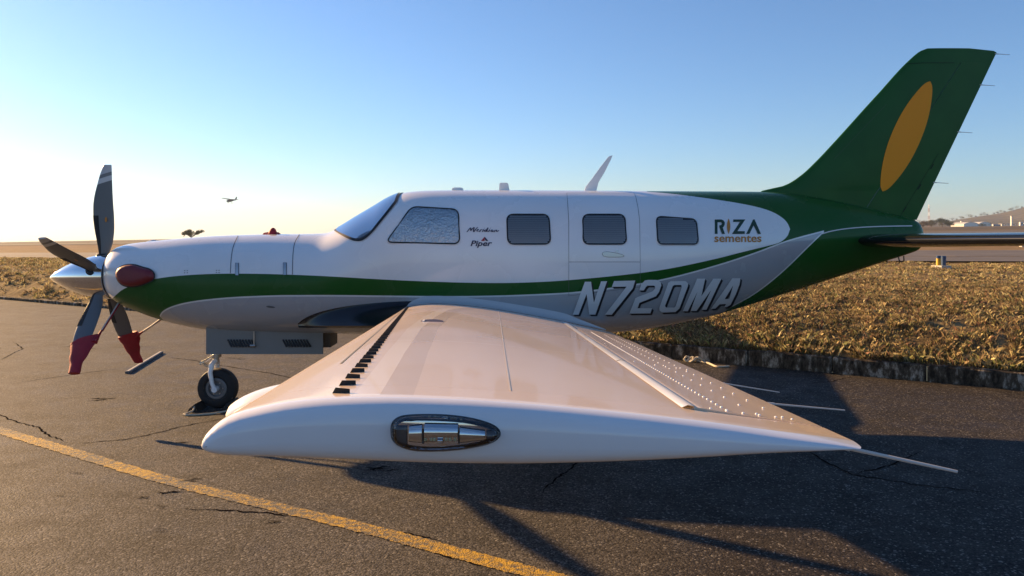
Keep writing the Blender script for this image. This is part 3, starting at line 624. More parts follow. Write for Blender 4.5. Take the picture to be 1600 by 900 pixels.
# cabin door (upper with window, lower with steps)
ud = smooth_poly([(886, 302), (887.5, 320), (889, 345), (889, 409), (1000, 409), (999, 345), (996.5, 325), (993, 308), (990, 302)], 0)
ld = [(889, 409.6), (889, 462), (1000, 448), (1000, 409.6)]
for nm, po in (('cabin_door', ud), ('lower_cabin_door', ld)):
    d_ = patch(nm, po, .0030, M['hull'], step=6); patch('door_gap', offset_poly(po, .75), .0014, M['seam'], d_, step=6)
    if nm == 'cabin_door': cabin_door = d_
hp = smooth_poly([(940, 396), (945, 393.2), (958, 394.5), (972, 397.8), (975.5, 399.6), (973, 401.7), (944, 401.6)], 1)
hd = patch('door_handle', hp, .006, M['steel'], cabin_door, step=4); ring('handle_recess', hp, .5, .7, .007, M['seal'], cabin_door)
patch('door_lock', [(964 + 2.1 * math.cos(a), 392.7 + 2.1 * math.sin(a)) for a in np.linspace(0, 6.28, 12, endpoint=False)], .006, M['steel'], cabin_door, step=None)

# windows
def window(poly, r, name, label=None, foil=False):
    po = round_poly(poly, r, 6)
    w = patch(name, offset_poly(po, -.8), .0105, M['pane'] if not foil else M['clear'], step=8)
    if label: w['label'] = label
    patch('window_recess', po, .0045 if not foil else .004, M['deep'], w, step=8)
    if foil: patch('sunshade', offset_poly(po, -1.5), .0062, M['foil'], w, step=5)
    else:                                                 # slatted blind behind the pane
        y0 = min(p[1] for p in po) + 2.2; y1 = max(p[1] for p in po) - 2; V = []; Fc = []
        def span(y):
            xs = []
            for i in range(len(po)):
                a, b = po[i - 1], po[i]
                if (a[1] - y) * (b[1] - y) < 0: xs.append(a[0] + (b[0] - a[0]) * (y - a[1]) / (b[1] - a[1]))
            return (min(xs) + 1.5, max(xs) - 1.5) if len(xs) > 1 else None
        k = 0; yy = y0
        while yy < y1:
            hgt = 3.3
            sa, sb = span(yy + .25), span(min(yy + hgt, y1))
            if sa and sb:
                x0, x1 = max(sa[0], sb[0]), min(sa[1], sb[1]); xs = np.linspace(x0, x1, 8)
                top = on_fus([(x, yy) for x in xs], .0050); bot = on_fus([(x, min(yy + hgt, y1 + .5)) for x in xs], .0088); b0 = len(V); V += list(top) + list(bot)
                Fc += [(b0 + i, b0 + 8 + i, b0 + 9 + i, b0 + i + 1) for i in range(7)]
            yy += hgt
        mk('window_blind', V, Fc, M['blind'], w, OFF, smooth=False)
    ring('window_seal', po, 1.2, .9, .013, M['seal'], w); ring('window_frame', offset_poly(po, 1.3), .9, 1.3, .006, M['white'], w)
    return w
window([(791.5, 335), (858, 335), (860.8, 381.8), (793, 381.8)], 11, 'cabin_window', 'dark window with a blind, ahead of the door')
window([(910, 335), (976.5, 335), (979.5, 381.8), (911, 381.8)], 11, 'cabin_window', 'dark window with a blind, in the cabin door')
window([(1025, 338), (1088, 342.5), (1091.5, 381.8), (1027.5, 381.8)], 9, 'cabin_window', 'dark rear window with a slanting top')
window([(643, 323), (716.5, 327.3), (718.8, 381.4), (602.5, 379)], 11, 'cockpit_window', 'cockpit side window filled with silver foil', True)
# windshield: wraps over the crown, both sides, on the hull's own (X, angle) grid
def ws_points(lift, grow):
    low = [(523.5 - grow, 360.5), (531, 365.5 + grow * .6), (541, 370.5 + grow), (552, 375 + grow), (560, 376 + grow), (567, 374.6 + grow), (575, 369 + grow), (582 + grow, 362.5), (594 + grow, 347.5), (605 + grow, 334), (614 + grow, 322.5), (620.5 + grow, 314.5), (620.5 + grow, 311), (617 + grow, 309)]
    low = smooth_poly(low, 2, closed=False); return on_fus(low)
def ws_mesh(name, lift, grow, m, parent, gap=.03):
    """strips across the crown: for each X the angle runs from the lower edge up to the centre post"""
    lo = ws_points(0, grow); V = []; Fc = []
    def angle(p):
        t, b, w, n = fus(p[0]); zc = (t + b) / 2; hh = (t - b) / 2; s = np.clip((p[2] - zc) / hh, -1, 1); return math.asin(min(1, abs(s) ** (n / 2))) if s > 0 else 0
    x0, x1 = lo[:, 0].min(), lo[:, 0].max(); iM = len(lo)
    for side in (1, -1):
        rows = []
        for X in np.linspace(x0 + .002, x1 - .002, 60):
            an = [];
            for i in range(iM - 1):
                a, b = lo[i], lo[i + 1]
                if (a[0] - X) * (b[0] - X) <= 0 and a[0] != b[0]: t = (X - a[0]) / (b[0] - a[0]); an.append(angle(a + (b - a) * t))
            al = min(an) if an else math.pi / 2 * .97
            if len(an) > 1 and X > x1 - .08: al = min(an)
            t, b, w, n = fus(X); rows.append((X, al))
        b0 = len(V); nA = 22
        for X, al in rows:
            t, b, w, n = fus(X); zc = (t + b) / 2; hh = (t - b) / 2; top_a = math.pi / 2 - 1e-3
            for ta in np.linspace(al, top_a, nA):
                c, s = math.cos(ta), math.sin(ta); y = w * c ** (2 / n); z = hh * s ** (2 / n)
                y = max(y, gap * .5)
                p = np.array([X, YC - side * y, zc + z]); e = 1e-4
                nr = np.array([g_fus(X + e, p[1], p[2]) - g_fus(X - e, p[1], p[2]), g_fus(X, p[1] + e, p[2]) - g_fus(X, p[1] - e, p[2]), g_fus(X, p[1], p[2] + e) - g_fus(X, p[1], p[2] - e)]); nr = nr / (np.linalg.norm(nr) + 1e-12); V.append(p + nr * lift)
        for i in range(len(rows) - 1):
            for k in range(nA - 1):
                q = (b0 + i * nA + k, b0 + i * nA + k + 1, b0 + (i + 1) * nA + k + 1, b0 + (i + 1) * nA + k); Fc.append(q if side == 1 else q[::-1])
    return mk(name, V, Fc, m, parent, OFF, sharp=None)
M['shade'] = mat('grey_sunshade', (.06, .068, .072), .5, .0, bump=.5, bump_scale=25)
ws = ws_mesh('windshield', .014, -2.2, M['windshield'], plane)
ws_mesh('windshield_seal', .007, 1.6, M['seal'], ws, 0.0)
ws_mesh('sunshade', .010, -4.0, M['shade'], ws, .05)

# panel seams, latches, small placards on the cowling
for pts in ([(372, 368.5), (364, 385), (361, 405), (360, 427)], [(468, 366.5), (460.5, 378), (457.6, 395), (457, 429)]):
    line('panel_seam', smooth_poly(pts, 2, closed=False), 1.0 if pts[0][0] > 200 else 2.6, .002, M['seam'] if pts[0][0] > 200 else M['seal'], fuselage, 3)
line('panel_seam', [(892, 305), (893.5, 305.5)], .6, .002, M['seam'], fuselage)
for x, y in ((370.6, 411.5), (445.3, 411)):
    l_ = patch('latch', [(x - 2.3, y), (x + 2.3, y), (x + 2.3, y + 18.5), (x - 2.3, y + 18.5)], .006, M['steel'], fuselage, step=5)
    patch('latch_gap', [(x - 2.9, y - .6), (x + 2.9, y - .6), (x + 2.9, y + 19), (x - 2.9, y + 19)], .0032, M['seal'], fuselage, step=5)
for x, y in ((290.3, 424.5), (340, 424)):
    for dx, dy in ((-2.5, -2), (1.6, -2), (-2.5, 1.3), (1.6, 1.3)): patch('placard', [(x + dx, y + dy), (x + dx + 1.9, y + dy), (x + dx + 1.9, y + dy + 1), (x + dx, y + dy + 1)], .0025, M['black'], fuselage, step=None)
patch('vent', smooth_poly([(417, 477), (430, 479), (429, 481.5), (416, 480)], 1), .003, M['seam'], fuselage, step=None)
line('panel_seam', smooth_poly([(1282, 366), (1300, 360.5), (1330, 356.2), (1370, 353.8), (1425, 353)], 2, closed=False), 1.5, .003, M['whitepaint'], fuselage, 4)
line('panel_seam', [(898, 305.5), (970, 306)], .7, .002, M['seam'], fuselage)

# lettering
zA = lambda pts: [(890 + x / 11.4286, 425 + y / 11.4286) for x, y in pts]; zB = lambda pts: [(1020 + x / 10.6667, 425 + y / 10.6667) for x, y in pts]; zR = lambda pts: [(1105 + x / 16, 335 + y / 16) for x, y in pts]
REG = [(zA([(55,755),(272,172),(382,172),(432,540),(560,165),(668,162),(460,752),(350,752),(302,390),(160,755)]), ()),
       (zA([(792,160),(1170,150),(1125,290),(752,755),(628,755),(1015,258),(752,262)]), ()),
       ([(983.2,489.3),(992.4,465.7),(995.4,463.9),(1019.5,454.8),(1023.4,450.4),(1023,446.9),(1021.3,446),(1011.2,446),(1008.6,448.6),(1005.9,453.4),(998.5,453.4),(1001.6,444.3),(1007.3,438.1),(1012.5,437.1),(1025.6,437.2),(1032.2,440.9),(1033.1,445.6),(1029.4,455.9),(1024.7,462.5),(998.9,472.7),(995.9,481),(1018.6,481),(1016,488.9)], ()),
       (zB([(105,590),(255,175),(300,150),(545,150),(585,190),(580,235),(440,600),(375,660),(150,668),(110,635)]), (zB([(200,560),(330,230),(360,213),(470,213),(478,250),(375,565),(355,585),(215,585)]),)),
       (zB([(495,645),(735,108),(868,108),(805,395),(1005,108),(1138,108),(890,622),(810,622),(968,295),(725,640),(625,640),(740,325),(580,645)]), ()),
       (zB([(965,605),(1320,100),(1455,100),(1440,200),(1380,360),(1290,540),(1230,575),(1185,580),(1215,525),(1110,530),(1040,600)]), (zB([(1335,215),(1270,440),(1195,445)]),))]
M['regsilver'] = mat('silver_lettering', (.70, .71, .72), .35, .1, coat=.3)
sh = lambda pl, d: [(x + d[0], y + d[1]) for x, y in pl]
for po, ho in REG:
    l_ = patch('registration_letter', po, .0060, M['regsilver'], fuselage, ho, 5); hull2 = [(x, y) for x, y in po]
    for d, lf in (((.9, 1.0), .0052), ((1.8, 1.9), .0044), ((2.8, 2.9), .0036)): patch('letter_shadow', sh(po, d), lf, M['black'], fuselage, [sh(h_, d) for h_ in ho], 5)
M['lgreen'] = mat('dark_green_lettering', (.004, .036, .014), .45); M['lorange'] = mat('bronze_lettering', (.50, .20, .02), .45); M['navy'] = mat('navy_lettering', (.012, .012, .05), .45); M['lred'] = mat('red_lettering', (.35, .02, .03), .45)
for po in (zR([(185,130),(350,130),(400,150),(435,200),(435,250),(410,310),(385,330),(440,490),(365,490),(300,320),(300,275),(345,270),(365,235),(345,200),(255,200),(255,490),(185,490)]),
           zR([(650,130),(950,130),(750,420),(935,420),(935,490),(615,490),(815,190),(650,190)]), zR([(1145,130),(1180,130),(1340,490),(1260,490),(1155,275),(1050,490),(970,490)])):
    patch('company_letter', po, .004, M['lgreen'], fuselage, step=None)
patch('company_letter', zR([(532 + 42 * (1 - abs(t) ** 1.9) * sg, 298 + 195 * t) for sg, rg in ((1, np.linspace(-1, 1, 11)), (-1, np.linspace(1, -1, 11)[1:-1])) for t in rg]), .004, M['lorange'], fuselage, step=None)
def lettering(name, body, x0, x1, ytop, ybase, m, shear=0., bold=0., lift=.004, x_height=False):
    v, f = text_mesh(body, shear, bold); v = v.copy(); x = v[:, 0]; y = v[:, 1]
    q = np.stack([x0 + (x - x.min()) / (x.max() - x.min()) * (x1 - x0), ybase - y / y.max() * (ybase - ytop)], -1); return mk(name, on_fus(q, lift), f, m, fuselage, OFF, smooth=False)
lettering('company_lettering', 'sementes', 1116, 1189.5, 367.6, 377.9, M['lorange'], 0, .018)
lettering('maker_lettering', 'Piper', 735.2, 769, 375.9, 384.3, M['navy'], .25, .022)
patch('maker_emblem', [(757.3, 370.0), (751.6, 376.6), (757.2, 376.6)], .004, M['lred'], fuselage, step=None); patch('maker_emblem', [(757.3, 370.0), (757.4, 374), (759.5, 376.6), (763, 376.6)], .004, M['navy'], fuselage, step=None)
# flowing script drawn as pen strokes
SC = [[(729.5,362.8),(733,358.5),(736,354.8),(735.3,360.5)],[(735.5,360.8),(739,356.5),(741.6,354.6),(739.8,359.5),(740,362.6)],[(740.4,362.6),(743.5,358),(746.5,355.2)],
      [(744,361),(747.5,359.2),(748,357.9),(745.7,359.3),(745.2,362.2),(749,361.6)],[(749.3,362.6),(751.4,358.4),(751.3,360),(753.5,358.2),(754.8,358.8)],[(753.8,362.4),(755.8,358.6)],[(756.6,356.8),(757,356.4)],
      [(759.8,358.8),(757.5,359.6),(756.8,362.2),(758.6,362.2),(760.5,359),(763.2,354.8),(760.8,360.5),(761,362.6)],[(763.2,362.6),(765.2,358.8)],[(766,356.9),(766.4,356.5)],[(769.8,358.8),(767.6,359.6),(766.9,362.2),(768.6,362.3),(770.6,359.2),(770,362.6)],[(772,362.8),(774,359),(773.8,360.4),(776.6,358.8),(775.4,361.4),(776.4,362.8),(779.5,360)]]
qv = []; qf = []
for st in SC:
    st = smooth_poly(st, 2, closed=False)
    for i, p in enumerate(st):
        a, b = Vector(st[max(i - 1, 0)]), Vector(st[min(i + 1, len(st) - 1)]); t = (b - a).normalized(); wd = .42 + .38 * abs(t.y)
        qv += [(p[0] - wd, p[1] - .15), (p[0] + wd, p[1] + .15)]
        if i: k = len(qv); qf.append((k - 4, k - 3, k - 1, k - 2))
mk('script_lettering', on_fus(qv, .004), qf, M['navy'], fuselage, OFF, smooth=False)

# spinner and propeller
HUB = Vector(((160 - CX) / F * YC, YC, H - (430.5 - HY) / F * YC)); SX = (78 - CX) / F * YC; BX = (176.5 - CX) / F * YC; LN = BX - SX
sp_ = MB(); prof = [(LN * t, .218 * (1 - (1 - t) ** 1.75) ** .82 + .003) for t in np.linspace(0, 1, 30) ** 1.3] + [(LN + .006, .205), (LN + .006, .1)]; prof[0] = (0, .001)
sp_.lathe(prof, (SX, YC, H - (433.5 - HY) / F * YC), (1, 0, .018), 48); spinner = sp_.build('spinner', M['chrome'], plane, OFF)
q = MB(); q.lathe([(0, .02), (0, .209), (.06, .209), (.06, .02)], (BX + .002, YC, H - (431 - HY) / F * YC), (1, 0, 0), 40); q.build('spinner_backplate', M['black'], plane, OFF)
bl = np.array([(255.5,161,170.5),(257.6,159.6,171.3),(270,155,172),(286.7,150.8,172.7),(308,146.3,173.8),(321.7,145,174.8),(336.7,145.3,176),(356.7,147.5,176.7),(378,151.7,175),(394,154.5,170.5),(408,155.5,166.5),(416,156,165)])
rr_ = (430.5 - bl[:, 0]) / F * YC; le = pchip(rr_[::-1], ((bl[:, 1] - 160) / F * YC)[::-1]); te = pchip(rr_[::-1], ((bl[:, 2] - 160) / F * YC)[::-1])
def blade_mat():
    m = mat('grey_blade_paint', (.13, .165, .17), .35, coat=.15); N, L = nodes(m); b = N['Principled BSDF']; tc = N.new('ShaderNodeTexCoord'); sx = N.new('ShaderNodeSeparateXYZ'); L.new(tc.outputs['Object'], sx.inputs[0])
    z = math_node(N, L, 'SUBTRACT', sx.outputs[2], math_node(N, L, 'MULTIPLY', sx.outputs[0], .35)); r = N.new('ShaderNodeValToRGB'); r.color_ramp.interpolation = 'CONSTANT'; e = r.color_ramp.elements
    e[0].position = 0; e[0].color = (.11, .115, .12, 1); e[1].position = .905; e[1].color = (.55, .55, .54, 1); k = e.new(.955); k.color = (.17, .17, .17, 1); k = e.new(.99); k.color = (.5, .5, .5, 1)
    L.new(z, r.inputs[0]); L.new(r.outputs[0], b.inputs['Base Color']); return m
M['blade'] = blade_mat()
def blade_sec(r, grow=0., tk=1.0, n=14):
    a, b = float(le(r)) - grow, float(te(r)) + grow; c = b - a; t = (.045 - .030 * min(1, max(0, (r - .12) / .5))) * tk * .5 + grow * .5; out = []
    tw = R(12) * (1 - r)
    for k in range(n):
        q = k / n * 2 * math.pi; u = .5 - .5 * math.cos(q); x = a + c * u; y = t * (abs(math.sin(q)) ** .9) * (1 if q < math.pi else -1) * (1.25 - .5 * u); out.append((x * 1.0, y + x * .12, r))
    return out
def blade_mesh():
    rs = np.concatenate([np.linspace(.09, .2, 5), np.linspace(.24, 1.04, 22), [1.07, 1.083]]); V = []; n = 14
    for r in rs: V += blade_sec(r)
    Fc = [(i * n + k, i * n + (k + 1) % n, (i + 1) * n + (k + 1) % n, (i + 1) * n + k) for i in range(len(rs) - 1) for k in range(n)] + [list(range(n))[::-1], [(len(rs) - 1) * n + k for k in range(n)]]; return V, Fc
def boot_mesh():
    V = []; Fc = []; rs = np.linspace(.2, .585, 14); n = 7
    for r in rs:
        sc = blade_sec(r, .0018, 1.0, 28); sel = [sc[i % 28] for i in (-5, -3, -1, 0, 1, 3, 5)]; V += sel
    Fc = [(i * n + k, i * n + k + 1, (i + 1) * n + k + 1, (i + 1) * n + k) for i in range(len(rs) - 1) for k in range(n - 1)]; return V, Fc
PSC = (1, 1, .92, 1.05, 1); PROP = (-1.5, 70, 148, 215, 288)
bv, bf = blade_mesh(); ov, of = boot_mesh(); blades = []
lens = [(.0105 * math.cos(a), .026 * math.sin(a)) for a in np.linspace(0, 6.283, 14, endpoint=False)]
for k in range(5):
    ang_b = R(PROP[k])
    if k == 0:
        b0 = mk('propeller_blade', bv, bf, M['blade'], plane, sharp=50); d0 = mk('deice_boot', ov, of, M['rubber'], b0)
        c0 = mk('blade_emblem', [(.037 + x, -.020, .545 + z) for x, z in lens], [list(range(14))], M['lorange'], b0, smooth=False); o = b0
    else:
        o = link(b0.copy(), plane)
        for q in (d0, c0): link(q.copy(), o)
    o.location = HUB - ROOT; o.rotation_euler = (ang_b, 0, 0); o.scale = (1, 1, PSC[k]); blades.append(o)
    cf = MB(); cf.lathe([(.14, .062), (.205, .06), (.212, .052), (.212, .0)], (0, 0, 0), (0, 0, 1), 20); q = cf.build('blade_cuff', M['black'], o)

# near and far wing, one section shape lofted from root to tip
UPx = [0, .0099, .0397, .0744, .124, .1934, .2728, .372, .471, .62, .769, .868, .957, 1]; UPy = [0, .021, .0407, .0497, .059, .065, .067, .0643, .0586, .046, .0305, .0178, .0071, .0008]
LOx = [0, .0099, .0446, .124, .2728, .372, .471, .57, .67, .769, .868, .957, 1]; LOy = [0, -.0138, -.0207, -.0235, -.029, -.032, -.0325, -.0304, -.026, -.0198, -.0118, -.0057, -.0008]
_u = pchip(np.sqrt(UPx), UPy); _l = pchip(np.sqrt(LOx), LOy); up_f = lambda u: _u(np.sqrt(u)); lo_f = lambda u: _l(np.sqrt(u))
YT, YR = 1.0, 6.8                                         # tip and root stations of the near wing
TLE = np.array((-.395, 1.430)); TTE = np.array((.4434, 1.4275)); RLE = np.array((-1.0, .955)); RTE = np.array((.87, .815))
def wing_pt(u, Y, upper, lift=0.0):
    s = (Y - YT) / (YR - YT); a = TLE + (RLE - TLE) * s; b = TTE + (RTE - TTE) * s; c = b[0] - a[0]; tk = 1 + .12 * s
    h = float(up_f(u) if upper else lo_f(u)) * tk * c; return (a[0] + c * u, Y, a[1] + (b[1] - a[1]) * u + h + lift)
def section(Y, u0, u1, n=40):
    us = u0 + (u1 - u0) * (.5 - .5 * np.cos(np.linspace(0, np.pi, n))) if u0 == 0 else np.linspace(u0, u1, n)
    return [wing_pt(u, Y, True) for u in us[::-1]] + [wing_pt(u, Y, False) for u in us[(1 if u0 == 0 else 0):]]
def loft(secs, cap0=True, cap1=True, closed=True):
    n = len(secs[0]); V = [p for s in secs for p in s]; kk = n if closed else n - 1
    Fc = [(i * n + k, (i + 1) * n + k, (i + 1) * n + (k + 1) % n, i * n + (k + 1) % n) for i in range(len(secs) - 1) for k in range(kk)]
    if cap0: Fc.append(list(range(n)))
    if cap1: Fc.append([(len(secs) - 1) * n + k for k in range(n)][::-1])
    return V, Fc
def wing_mat():
    m = mat('sun_tinted_wing_paint', (.8, .8, .8), .3, coat=.42, spec=.45); N, L = nodes(m); b = N['Principled BSDF']; tc = N.new('ShaderNodeTexCoord'); sx = N.new('ShaderNodeSeparateXYZ'); L.new(tc.outputs['Object'], sx.inputs[0])
    Yl = math_node(N, L, 'ABSOLUTE', sx.outputs[1]); s = math_node(N, L, 'DIVIDE', math_node(N, L, 'SUBTRACT', YC - YT, Yl), YR - YT)
    xl = math_node(N, L, 'ADD', TLE[0], math_node(N, L, 'MULTIPLY', s, RLE[0] - TLE[0])); ch = math_node(N, L, 'ADD', TTE[0] - TLE[0], math_node(N, L, 'MULTIPLY', s, (RTE[0] - RLE[0]) - (TTE[0] - TLE[0])))
    u = math_node(N, L, 'DIVIDE', math_node(N, L, 'SUBTRACT', sx.outputs[0], xl), ch)
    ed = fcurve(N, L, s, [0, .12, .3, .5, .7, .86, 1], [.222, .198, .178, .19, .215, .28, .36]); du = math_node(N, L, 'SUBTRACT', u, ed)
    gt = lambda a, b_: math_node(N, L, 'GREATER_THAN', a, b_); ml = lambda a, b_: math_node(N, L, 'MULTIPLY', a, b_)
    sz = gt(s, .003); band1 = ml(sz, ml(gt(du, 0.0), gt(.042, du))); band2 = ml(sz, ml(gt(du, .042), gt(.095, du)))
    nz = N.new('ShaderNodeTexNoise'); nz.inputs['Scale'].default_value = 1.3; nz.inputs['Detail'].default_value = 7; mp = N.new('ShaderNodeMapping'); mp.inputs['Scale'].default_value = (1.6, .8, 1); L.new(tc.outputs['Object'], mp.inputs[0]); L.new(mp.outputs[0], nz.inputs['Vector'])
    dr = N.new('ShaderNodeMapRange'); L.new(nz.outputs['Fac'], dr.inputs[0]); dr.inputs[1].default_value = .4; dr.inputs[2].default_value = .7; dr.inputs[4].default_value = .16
    skin = gt(s, .0); c = mixc(N, L, skin, (.74, .74, .75), (.82, .645, .47)); c = mixc(N, L, band1, c, (.90, .76, .60)); c = mixc(N, L, band2, c, (.70, .545, .39)); c = mixc(N, L, dr.outputs[0], c, (.42, .38, .33)); L.new(c, b.inputs['Base Color'])  # warm sunlight is put into the wing skin colour; the tip stays neutral
    r = N.new('ShaderNodeMapRange'); L.new(nz.outputs['Fac'], r.inputs[0]); r.inputs[3].default_value = .12; r.inputs[4].default_value = .34; L.new(r.outputs[0], b.inputs['Roughness']); return m
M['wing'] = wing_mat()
M['wseam'] = mat('wing_joint', (.42, .40, .38), .6)
HU = .775                                                 # hinge line
def mirror(v): return [(x, 2 * YC - y, z) for x, y, z in v]
def tip_cap():
    secs = []; full = section(YT, 0, 1); n = len(full); mid = []
    for x, y, z in full:
        u = np.clip((x - TLE[0]) / (TTE[0] - TLE[0]), 0, 1); zu = wing_pt(u, YT, True)[2]; zl = wing_pt(u, YT, False)[2]; mid.append((zu + zl) / 2)
    for k in (1, .995, .98, .95, .88, .75, .5, .25, 0.0):
        d = .036 * math.sqrt(max(0, 1 - k ** 4)); secs.append([(TLE[0] + (x - TLE[0]) * 1.0 + (1 - k) * .012 * (1 - 2 * (x - TLE[0]) / (TTE[0] - TLE[0])), YT - d, mz + (z - mz) * k) for (x, y, z), mz in zip(full, mid)])
    return secs[::-1]
def tip_Y(x, z):
    u = np.clip((x - TLE[0]) / (TTE[0] - TLE[0]), .001, .999); zu = wing_pt(u, YT, True)[2]; zl = wing_pt(u, YT, False)[2]; k = min(1, abs(z - (zu + zl) / 2) / ((zu - zl) / 2)); return YT - .036 * math.sqrt(1 - k ** 4)
YA = 1.115; YFL = 4.75; YRR = 7.25
def make_wing(side):
    f = (lambda v: v) if side == 1 else mirror; flip = (lambda q: q) if side == 1 else (lambda q: [x[::-1] for x in q])
    w = MB(); v, q = loft(tip_cap() + [section(y, 0, 1) for y in (YT, 1.03, YA)], False, True); w.add(f(v), flip(q))
    v, q = loft([section(y, 0, HU) for y in np.concatenate([[YA + .0005], np.linspace(1.3, 6.8, 20), [YRR]])], True, True); w.add(f(v), flip(q))
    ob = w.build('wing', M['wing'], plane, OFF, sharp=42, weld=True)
    for nm, y0, y1, drop in (('aileron', YA + .008, YFL - .008, .0), ('flap', YFL + .008, 6.72, -.004)):
        secs = []
        for y in np.linspace(y0, y1, 16):
            us = np.linspace(HU + .012, 1, 16); top = [wing_pt(u, y, True, .0035 * (1 - (u - HU) / (1 - HU)) + drop) for u in us]; bot = [wing_pt(u, y, False, -.002 + drop) for u in us]
            tl, bl_ = np.array(top[0]), np.array(bot[0]); nose = [tuple((tl + bl_) / 2 + np.array((-.018 * math.cos(a), 0, 0)) + (tl - bl_) / 2 * math.sin(a)) for a in np.linspace(math.pi / 2, -math.pi / 2, 9)[1:-1]]
            secs.append(top[::-1] + nose + bot)
        v, q = loft(secs); a_ = mk(nm, f(v), flip(q), M['wing'], ob, OFF, sharp=42)
    return ob
wing = make_wing(1); wing['label'] = 'near wing reaching towards the viewer'; wing2 = make_wing(-1); wing2['label'] = 'far wing behind the fuselage'
# hinge gap strips: bare metal lips standing in the gap
for y0, y1 in ((YA + .004, 2.02), (2.035, 3.4), (3.41, 6.4)):
    secs = []
    for y in np.linspace(y0, y1, 12):
        p = np.array(wing_pt(HU - .014, y, True)); q = np.array(wing_pt(HU + .008, y, True)); secs.append([tuple(p + (0, 0, .0012)), tuple((p + q) / 2 + (0, 0, .0060)), tuple(q + (0, 0, .0050)), tuple(q + (0, 0, -.004))])
    v, q = loft(secs, False, False, False); mk('hinge_strip', v, q, M['white'], wing, OFF)
# rivets along the aileron skin
rv = MB()
def rivet(p, r=.0024):
    n = 6; v = [(p[0] + r * math.cos(k * 2 * math.pi / n), p[1] + r * math.sin(k * 2 * math.pi / n), p[2] - .0005) for k in range(n)] + [(p[0] + r * .6 * math.cos(k * 2 * math.pi / n), p[1] + r * .6 * math.sin(k * 2 * math.pi / n), p[2] + .0010) for k in range(n)]
    rv.add(v, [(k, (k + 1) % n, n + (k + 1) % n, n + k) for k in range(n)] + [[n + k for k in range(n)]])
for y in np.arange(1.15, 4.7, .034): rivet(wing_pt(.845, y, True, .0030))
for y in np.arange(1.16, 4.7, .11):
    for u in (.90, .945): rivet(wing_pt(u, y, True, .0022))
for y in (1.14, 2.1, 3.1):
    for u in np.arange(.815, .96, .028): rivet(wing_pt(u, y, True, .003))
tag(rv.build('rivets', M['white'], wing, OFF), kind='stuff')
# vortex generators: black tabs in a row behind the leading edge
vg = None
for i, y in enumerate(np.concatenate([1.045 + np.arange(0, 62) * .0885])):
    s = (y - YT) / (YR - YT); c = (TTE[0] - TLE[0]) + ((RTE[0] - RLE[0]) - (TTE[0] - TLE[0])) * s; d = .168 - .085 * s; u = d / c; p = wing_pt(u, y, True)
    if vg is None:
        q = MB(); q.add([(-.013, -.0012, -.003), (.013, -.0012, -.003), (.013, .0012, -.003), (-.013, .0012, -.003), (-.008, -.0008, .0068), (.012, -.0008, .0068), (.012, .0008, .0068), (-.008, .0008, .0068)], [(3,2,1,0),(4,5,6,7),(0,1,5,4),(1,2,6,5),(2,3,7,6),(3,0,4,7)])
        vg = q.build('vortex_generator', M['rubber'], wing, smooth=False); o = vg
    else: o = link(vg.copy(), wing)
    o.location = (p[0], p[1] - YC, p[2]); o.rotation_euler = (0, R(3), R(16 if i % 2 else -10))
# de-icing boot edge line, fuel cap, pod on the leading edge
secs = []
for y in np.linspace(1.5, 6.75, 24):
    s = (y - YT) / (YR - YT); c = .8384 + (1.87 - .8384) * s; d = .118 - .06 * s; secs.append([wing_pt(d / c - .002, y, True, .0008), wing_pt(d / c + .0025, y, True, .0008)])
v, q = loft(secs, False, False, False); mk('boot_edge', v, q, M['seam'], wing, OFF)
pc = Vector(wing_pt(.235, 3.28, True)); fcap = MB(); fcap.lathe([(-.004, .05), (.002, .048), (.0025, .0)], pc, (0.02, -.06, 1), 24); fc_ = fcap.build('fuel_cap', mat('dark_cap', (.035, .012, .016), .5), wing, OFF); MB().box(pc + Vector((-.036, 0, .004)), (.008, .035, .004)).build('cap_latch', M['whitepaint'], fc_, OFF, smooth=False)
pv = []; pf = []; npod, mpod = 20, 18; pcn = np.array(wing_pt(0.0, 1.33, True)) + (.035, 0, -.002)
for i in range(npod + 1):
    t = i / npod; x = -1 + 2 * t; rr = (1 - abs(x) ** 2.2) ** .5 if abs(x) < 1 else 0
    for k in range(mpod): a = k * 2 * math.pi / mpod; pv.append((pcn[0] + .105 * x, pcn[1] + .105 * x * -.10 + .05 * rr * math.cos(a), pcn[2] + .036 * rr * math.sin(a) + .020 * x))
pf = [(i * mpod + k, (i + 1) * mpod + k, (i + 1) * mpod + (k + 1) % mpod, i * mpod + (k + 1) % mpod) for i in range(npod) for k in range(mpod)]
mk('leading_edge_pod', pv, pf, M['white'], wing, OFF)
# chordwise skin joints
for y in (2.1, 3.62, 5.2):
    v, q = loft([[wing_pt(u, y - .0012, True, .0006), wing_pt(u, y + .0012, True, .0006)] for u in np.linspace(.16, HU - .02, 24)], False, False, False); mk('panel_seam', v, q, M['wseam'], wing, OFF)
v, q = loft([[wing_pt(.47, y, True, .0006), wing_pt(.4725, y, True, .0006)] for y in np.linspace(1.12, 6.7, 24)], False, False, False); mk('panel_seam', v, q, M['wseam'], wing, OFF)
# static wicks behind the aileron
def wick(p, e, r=.0028, parent=None, ti=None):
    p, e = Vector(p), Vector(e); q = MB(); q.tube([p, p + (e - p) * .25], r * 1.7, 7); q.tube([p + (e - p) * .25, e], [r * 1.2, r * .8], 6); o = q.build('static_wick', M['strap'], parent or wing, OFF); return o
tp = Vector(wing_pt(.985, 1.05, False)); wick(tp + Vector((-.02, 0, -.006)), Vector(P(1496, 737, 1.0)), .0024)
for y, e in ((1.46, (1320, 640)), (1.92, (1218, 612))):
    p = Vector(wing_pt(.985, y, False)); wick(p + Vector((-.01, 0, 0)), Vector(P(e[0], e[1] + 1, y)), .0016)
